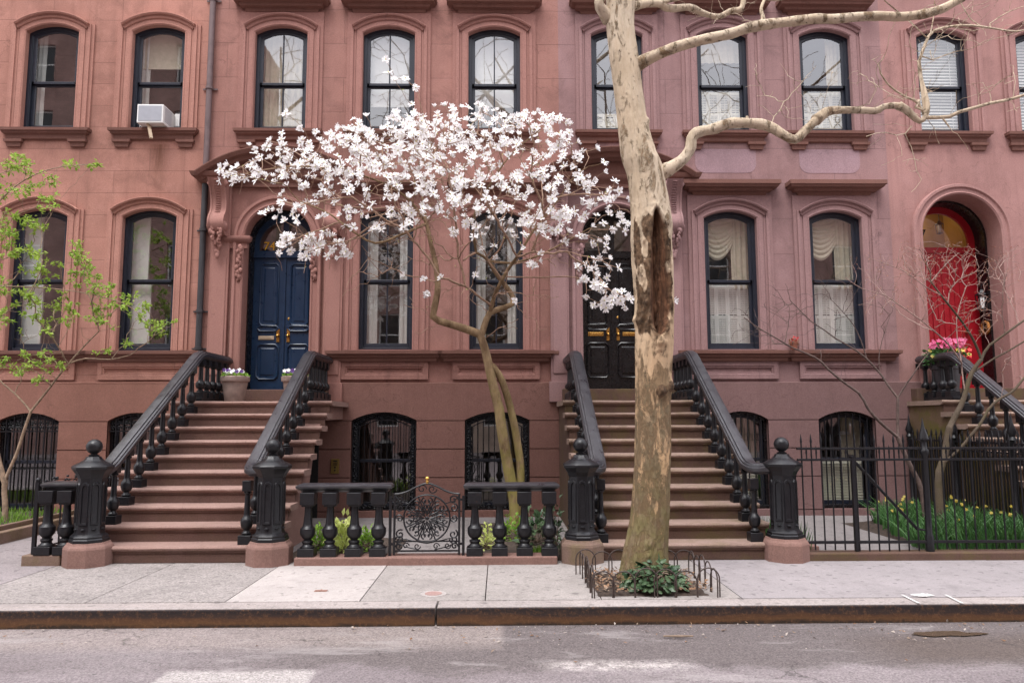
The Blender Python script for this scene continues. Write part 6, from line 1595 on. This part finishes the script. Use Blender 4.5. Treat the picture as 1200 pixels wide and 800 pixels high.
# ------------------------------------------------ small things
c = at(392.5, 546, YL-.02); IC = thing('intercom', 'brass intercom plate on the wall under the blue door steps', 'intercom', tuple(c))
m = MB(); m.box(c.x-.065, c.x+.065, YL-.018, YL-.001, c.z-.115, c.z+.115); m.build('plate', MT['brassd'] if 'brassd' in MT else plain('dull_brass', (.34,.23,.07), .45, .8), IC, bevel=.004)
m = MB()
for k in range(5): m.box(c.x-.028, c.x+.035, YL-.021, YL-.0181, c.z+.05-.010*k, c.z+.054-.010*k)
m.box(c.x-.03, c.x+.03, YL-.021, YL-.0181, c.z+.072, c.z+.092); m.build('speaker_slots', MT['void'], IC)
for dz in (-.02, -.065):
    m = MB(); m.lathe([(.014,0),(.014,.008),(.009,.01)], 12, (0,0,0)); m.v = [(c.x+a, YL-.018-e, c.z+dz+b) for a, b, e in m.v]; m.build('button', MT['void'], IC, smooth=40)
def lantern(label, c, s=1.0, lit=False, hang=True):
    T_ = thing('lantern', label, 'lantern', tuple(c)); x, y, z = c
    m = MB(); m.lathe([(.012*s,.19*s),(.03*s,.18*s),(.05*s,.14*s),(.085*s,.12*s),(.09*s,.105*s)], 6, c); m.lathe([(.06*s,-.12*s),(.065*s,-.105*s),(.03*s,-.13*s)], 6, c)
    for k in range(6):
        a = 2*PI*(k+.5)/6; m.bar((x+.083*s*math.cos(a), y+.083*s*math.sin(a), z+.11*s), (x+.058*s*math.cos(a), y+.058*s*math.sin(a), z-.11*s), .010*s)
    m.build('cage', MT['iron'], T_)
    m = MB(); m.lathe([(.035*s,-.09*s),(.05*s,.05*s),(.03*s,.09*s)], 12, c); m.build('shade', MT['white'], T_, smooth=60)
    m = MB(); m.tube([(x, y, z+.18*s), (x, y, z+.55*s)] if hang else [(x, y, z+.17*s), (x, y, z+.26*s), (x+.08*s, y, z+.28*s), (x+.13*s, y, z+.2*s)], .008*s, 6); m.build('hanger', MT['iron'], T_)
    return T_
q = at(1101, 268, YF+.95); lantern('small black hanging lantern behind the arched fanlight of the red door', (q.x, YF+.95, q.z), .78)
q = at(1154, 354, YF+.42); lantern('dark wall lantern on the black jamb beside the red door', (8.225, YF+.42, q.z), 1.15, False, False)
q = at(1157, 384, YF+.45); m = MB(); n = 24
m.tube([(8.27, YF+.45+.085*math.cos(2*PI*i/n), q.z+.10*math.sin(2*PI*i/n)) for i in range(n+1)], .024, 8); W_ = m.build('wreath', plain('orange_straw', (.40,.16,.04), .9, var=.5, scale=50), None, smooth=60, org=(8.27, YF+.45, q.z)); tag(W_, 'small round orange wreath on the jamb beside the red door', 'wreath')
m = MB(); r = random.Random(3)
for k in range(60):
    a = r.uniform(0, 6.28); leaf_quad(m, Vector((8.26+r.uniform(-.02,.0), YF+.45+.085*math.cos(a), q.z+.10*math.sin(a))), rv(r), rv(r), .05, .02)
m.build('leaves', MT['deadleaf'], W_)
# potted azalea on the landing of the red door
c = (at(1108,420,11.35).x, 11.35, R_*10+.0); FP = thing('flower_planter', 'dark planter of pink and yellow flowers behind the balustrade of the red door stoop', 'planter', c)
m = MB(); m.lathe([(.14,0),(.20,.48),(.22,.49),(.22,.55),(.18,.55)], 20, c); m.build('pot', MT['pipedark'], FP, smooth=35)
fc = Vector((c[0]-.0, c[1], c[2]+.55)); FL = thing('azalea', 'mound of pink, yellow and red flowers with dark leaves by the red door', 'flowers', tuple(fc), None, 'thing'); r = random.Random(8)
m = MB()
for k in range(420):
    d = rv(r); d.z = abs(d.z); p = fc+Vector((d.x*.33, d.y*.28, d.z*.38))*r.uniform(.5,1.0)+Vector((0,0,.02)); leaf_quad(m, p, (d+rv(r)*.6).normalized(), rv(r), r.uniform(.05,.09), .04, .2)
m.build('leaves', MT['deep'], FL)
for mat, n, zc, xr in (('pink', 60, (.27,.40), (-.30,.20)), ('yellow', 14, (.08,.25), (-.30,.34)), ('redpetal', 14, (.12,.24), (.15,.36))):
    m = MB()
    for k in range(n):
        x = r.uniform(*xr); z = r.uniform(*zc)-(.35*x*x if mat == 'pink' else 0); p = fc+Vector((x, -.22*math.sqrt(max(0,1-(x/.4)**2))*r.uniform(.3,1.1), z)); ax = Vector((r.uniform(-.5,.5), -1, r.uniform(0,.8))).normalized(); s = ax.orthogonal().normalized(); w = ax.cross(s)
        for j in range(5): b = 2*PI*j/5; leaf_quad(m, p, s*math.cos(b)+w*math.sin(b)+ax*.2, ax, .04, .036, .1)
    m.build('flowers', MT[mat], FL)
q = at(931, 410, YF-.1); c = (q.x, YF-.085, 2.617); FP = thing('flower_planter', 'small clay pot with red flowers on the ledge between the shuttered windows', 'planter', c)
m = MB(); m.lathe([(.045,0),(.065,.10),(.07,.10),(.07,.12),(.06,.12)], 14, c); m.build('pot', plain('red_clay', (.24,.085,.05), .85, var=.2), FP, smooth=35)
m = MB(); r = random.Random(6)
for k in range(40): leaf_quad(m, Vector(c)+Vector((0,0,.12))+rv(r)*.06, rv(r), rv(r), .05, .025)
m.build('leaves', MT['deadleaf'], FP)
m = MB()
for k in range(24): leaf_quad(m, Vector(c)+Vector((.01,-.02,.16))+rv(r)*.05, rv(r), rv(r), .035, .03)
m.build('flowers', MT['redpetal'], FP)
# things seen through the lower windows
q = at(989, 505, YF+.45); T_ = thing('pendant_lamp', 'white cone pendant lamp behind the barred window at the right', 'lamp', (q.x, YF+.45, q.z))
m = MB(); m.lathe([(.10,-.05),(.03,.03),(.015,.06)], 18, (q.x, YF+.45, q.z)); m.build('shade', MT['white'], T_, smooth=60); m = MB(); m.tube([(q.x, YF+.45, q.z+.05), (q.x, YF+.45, q.z+.3)], .006, 6); m.build('cord', MT['void'], T_)
for W, n in [(o, o.name) for o in list(bpy.data.objects) if o.name.startswith('window') and o.parent == HC and max(v.co.z for v in o.data.vertices) < 2]:
    xs = [v.co.x+ORG[W.name][0] for v in W.data.vertices]; x0, x1 = min(xs)+.06, max(xs)-.06
    m = MB(); blind(m, x0+.05, (x0+x1)/2-.02, .12, .82, YL+.30, .045); m.build('venetian_blind', MT['cream'], W)
    m = MB(); blind(m, (x0+x1)/2+.02, x1-.05, .12, .82, YL+.30, .045); m.build('venetian_blind', MT['cream'], W)
    m = MB(); pleat(m, x1-.30, x1, .1, 1.6, YL+.45, .03, .11); m.build('drape', MT['drapecream'], W, smooth=179)
# ------------------------------------------------ the far side of the street (seen in the window glass)
brick = stone('far_red_brick', (.34,.21,.185), streak=.2, ashlar=(.22,.075,.5)); tan = stone('far_tan_stone', (.40,.31,.25), streak=.2, ashlar=(.9,.4,.3))
def far_house(label, x0, x1, h, mat, cols, y=-10.5):
    H = thing('row_house', label, 'house', ((x0+x1)/2, y, 0), 'row houses across the street', 'thing')
    w = (x1-x0)/cols; fl = int((h-1)/3.3); holes = []
    for i in range(cols):
        for j in range(fl): c = x0+w*(i+.5); z = 1.2+j*3.3; holes.append([(c-.5,z),(c-.5,z+2.0),(c+.5,z+2.0),(c+.5,z)])
    m = MB(); m.v = []; m.plate([(x0,-.2),(x0,h),(x1,h),(x1,-.2)], holes, -y, -.0)
    m.v = [(a, -b, c) for a, b, c in m.v]
    for q in holes:
        m.add([(a, y, b) for a, b in q]+[(a, y-.2, b) for a, b in q], [(i, (i+1) % 4, 4+(i+1) % 4, 4+i) for i in range(4)])
    m.add([(x0,y,-.2),(x0,y-9,-.2),(x0,y-9,h),(x0,y,h)], [(0,1,2,3)]); m.add([(x1,y,-.2),(x1,y-9,-.2),(x1,y-9,h),(x1,y,h)], [(0,1,2,3)]); m.add([(x0,y,h),(x1,y,h),(x1,y-9,h),(x0,y-9,h)], [(0,1,2,3)])
    m.box(x0, x1, y+.002, y+.45, h-.5, h)
    m.build('wall', mat, H)
    for q in holes:
        m = MB(); x_0, x_1, z0, z1 = q[0][0], q[2][0], q[0][1], q[1][1]; yy = y-.15
        m.box(x_0, x_1, yy-.04, yy, z0, z0+.07); m.box(x_0, x_1, yy-.04, yy, z1-.07, z1); m.box(x_0, x_0+.07, yy-.041, yy-.001, z0+.07, z1-.07); m.box(x_1-.07, x_1, yy-.041, yy-.001, z0+.07, z1-.07); m.box(x_0+.07, x_1-.07, yy-.039, yy, (z0+z1)/2-.03, (z0+z1)/2+.03)
        W = m.build('window', MT['white'], H); m = MB(); m.add([(x_0,yy-.03,z0),(x_1,yy-.03,z0),(x_1,yy-.03,z1),(x_0,yy-.03,z1)], [(0,1,2,3)]); m.build('pane', plain_glass, W)
plain_glass = plain('dark_far_pane', (.02,.022,.025), .1)
far_house('tall red brick house across the street', -34, -13.5, 23, brick, 6); far_house('red brick house across the street', -13.5, -4, 15.5, brick, 4); far_house('tan stone house across the street', -4, 6, 15.0, tan, 4); far_house('red brick house at the end across the street', 6, 30, 15.5, brick, 8)
def far_tree(label, x, y, h, seed):
    T_ = thing('street_tree', label, 'tree', (x, y, 0), 'bare trees across the street', 'thing'); t = Tree(seed); r = random.Random(seed); b = Vector((x, y, -.1))
    t.limb([b, b+Vector((.1,0,h*.2)), b+Vector((0,.1,h*.42)), b+Vector((.2,0,h*.7)), b+Vector((.1,.1,h*.95))], .20, .03, .4)
    n = 6
    for k in range(9):
        a = 2.4*k; z = h*(.30+.06*k); s = b+Vector((.08,.05,z)); e = s+Vector((math.cos(a)*h*.26, math.sin(a)*h*.20, h*.20)); t.limb([s, s.lerp(e,.5)+Vector((0,0,-.2)), e], .085, .02, .4)
    A = [b+Vector((r.gauss(0,h*.17), r.gauss(0,h*.14), h*(.42+.55*r.random()))) for _ in range(420)]
    t.grow(A, .45, .06, .35, .06, free=n); t.radii(.010, 2.4, .05); m = MB(); t.mesh(m, m, .06, 8); m.build('trunk', MT['bark'], T_, smooth=80)
far_tree('bare street tree across the road', -2.5, -6.6, 18, 1); far_tree('bare street tree across the road', 4.5, -6.8, 17.5, 2); far_tree('bare street tree across the road', -9.5, -6.5, 18.5, 3); far_tree('bare street tree across the road', 11, -6.6, 18, 4)
m = MB(); m.box(-60, 60, -10.48, -7.4, -.3, .0); o = m.build('far_sidewalk', SLAB['a'], None); o['kind'] = 'structure'
# ---------------------------------------------------------------- sky, sun, camera
W = bpy.data.worlds.new('World'); S.world = W; W.use_nodes = True; nt = W.node_tree; nt.nodes.clear()
sky = nt.nodes.new('ShaderNodeTexSky'); sky.sky_type = 'NISHITA'; sky.sun_disc = False; sky.sun_elevation = math.radians(64); sky.sun_rotation = math.radians(205); sky.dust_density = 3.0; sky.air_density = 1.0
hs = nt.nodes.new('ShaderNodeHueSaturation'); hs.inputs['Saturation'].default_value = .22; hs.inputs['Value'].default_value = 1.0; nt.links.new(sky.outputs[0], hs.inputs['Color'])
tc = nt.nodes.new('ShaderNodeTexCoord'); mp = nt.nodes.new('ShaderNodeMapping'); mp.inputs['Scale'].default_value = (1,1,2.2); nt.links.new(tc.outputs['Generated'], mp.inputs[0])
nz = nt.nodes.new('ShaderNodeTexNoise'); nz.inputs['Scale'].default_value = 2.2; nz.inputs['Detail'].default_value = 6; nt.links.new(mp.outputs[0], nz.inputs['Vector'])
cr = nt.nodes.new('ShaderNodeValToRGB'); cr.color_ramp.elements[0].position = .35; cr.color_ramp.elements[0].color = (.80,.82,.88,1); cr.color_ramp.elements[1].position = .65; cr.color_ramp.elements[1].color = (1,1,1,1); nt.links.new(nz.outputs['Fac'], cr.inputs[0])
cl = nt.nodes.new('ShaderNodeMix'); cl.data_type = 'RGBA'; cl.blend_type = 'MULTIPLY'; cl.inputs[0].default_value = 1; cl.inputs[7].default_value = (14.9,14.6,15.1,1); nt.links.new(cr.outputs[0], cl.inputs[6])
sx = nt.nodes.new('ShaderNodeSeparateXYZ'); nt.links.new(tc.outputs['Generated'], sx.inputs[0])
gr = nt.nodes.new('ShaderNodeMapRange'); gr.inputs['From Min'].default_value = 0; gr.inputs['From Max'].default_value = 1; gr.inputs['To Min'].default_value = .26; gr.inputs['To Max'].default_value = 1.0; nt.links.new(sx.outputs[2], gr.inputs['Value'])
c2 = nt.nodes.new('ShaderNodeVectorMath'); c2.operation = 'SCALE'; nt.links.new(cl.outputs[2], c2.inputs[0]); nt.links.new(gr.outputs[0], c2.inputs['Scale'])
mx = nt.nodes.new('ShaderNodeMix'); mx.data_type = 'RGBA'; mx.inputs[0].default_value = .8; nt.links.new(hs.outputs[0], mx.inputs[6]); nt.links.new(c2.outputs[0], mx.inputs[7])
bg = nt.nodes.new('ShaderNodeBackground'); bg.inputs[1].default_value = .13; nt.links.new(mx.outputs[2], bg.inputs[0])
wo = nt.nodes.new('ShaderNodeOutputWorld'); nt.links.new(bg.outputs[0], wo.inputs[0])
sl = bpy.data.lights.new('Sun', 'SUN'); sl.energy = 1.3; sl.angle = math.radians(28); sl.color = (1, .95, .89); so = bpy.data.objects.new('Sun', sl); COL.objects.link(so)
so.rotation_euler = (math.radians(26), 0, math.radians(-25)); so.data.color = (1,.975,.955); so.location = (-10, -20, 30)
cd = bpy.data.cameras.new('Camera'); cd.sensor_width = 36; cd.lens = 36*CF/1200; cd.clip_end = 2000; cd.clip_start = .05
co = bpy.data.objects.new('Camera', cd); COL.objects.link(co)
co.matrix_world = Matrix(((RI.x, UP.x, -FW.x, 0), (RI.y, UP.y, -FW.y, 0), (RI.z, UP.z, -FW.z, CH), (0,0,0,1)))
S.camera = co
S.view_settings.view_transform = 'Standard'; S.view_settings.look = 'None'; S.view_settings.gamma = 1; S.view_settings.exposure = EXPO
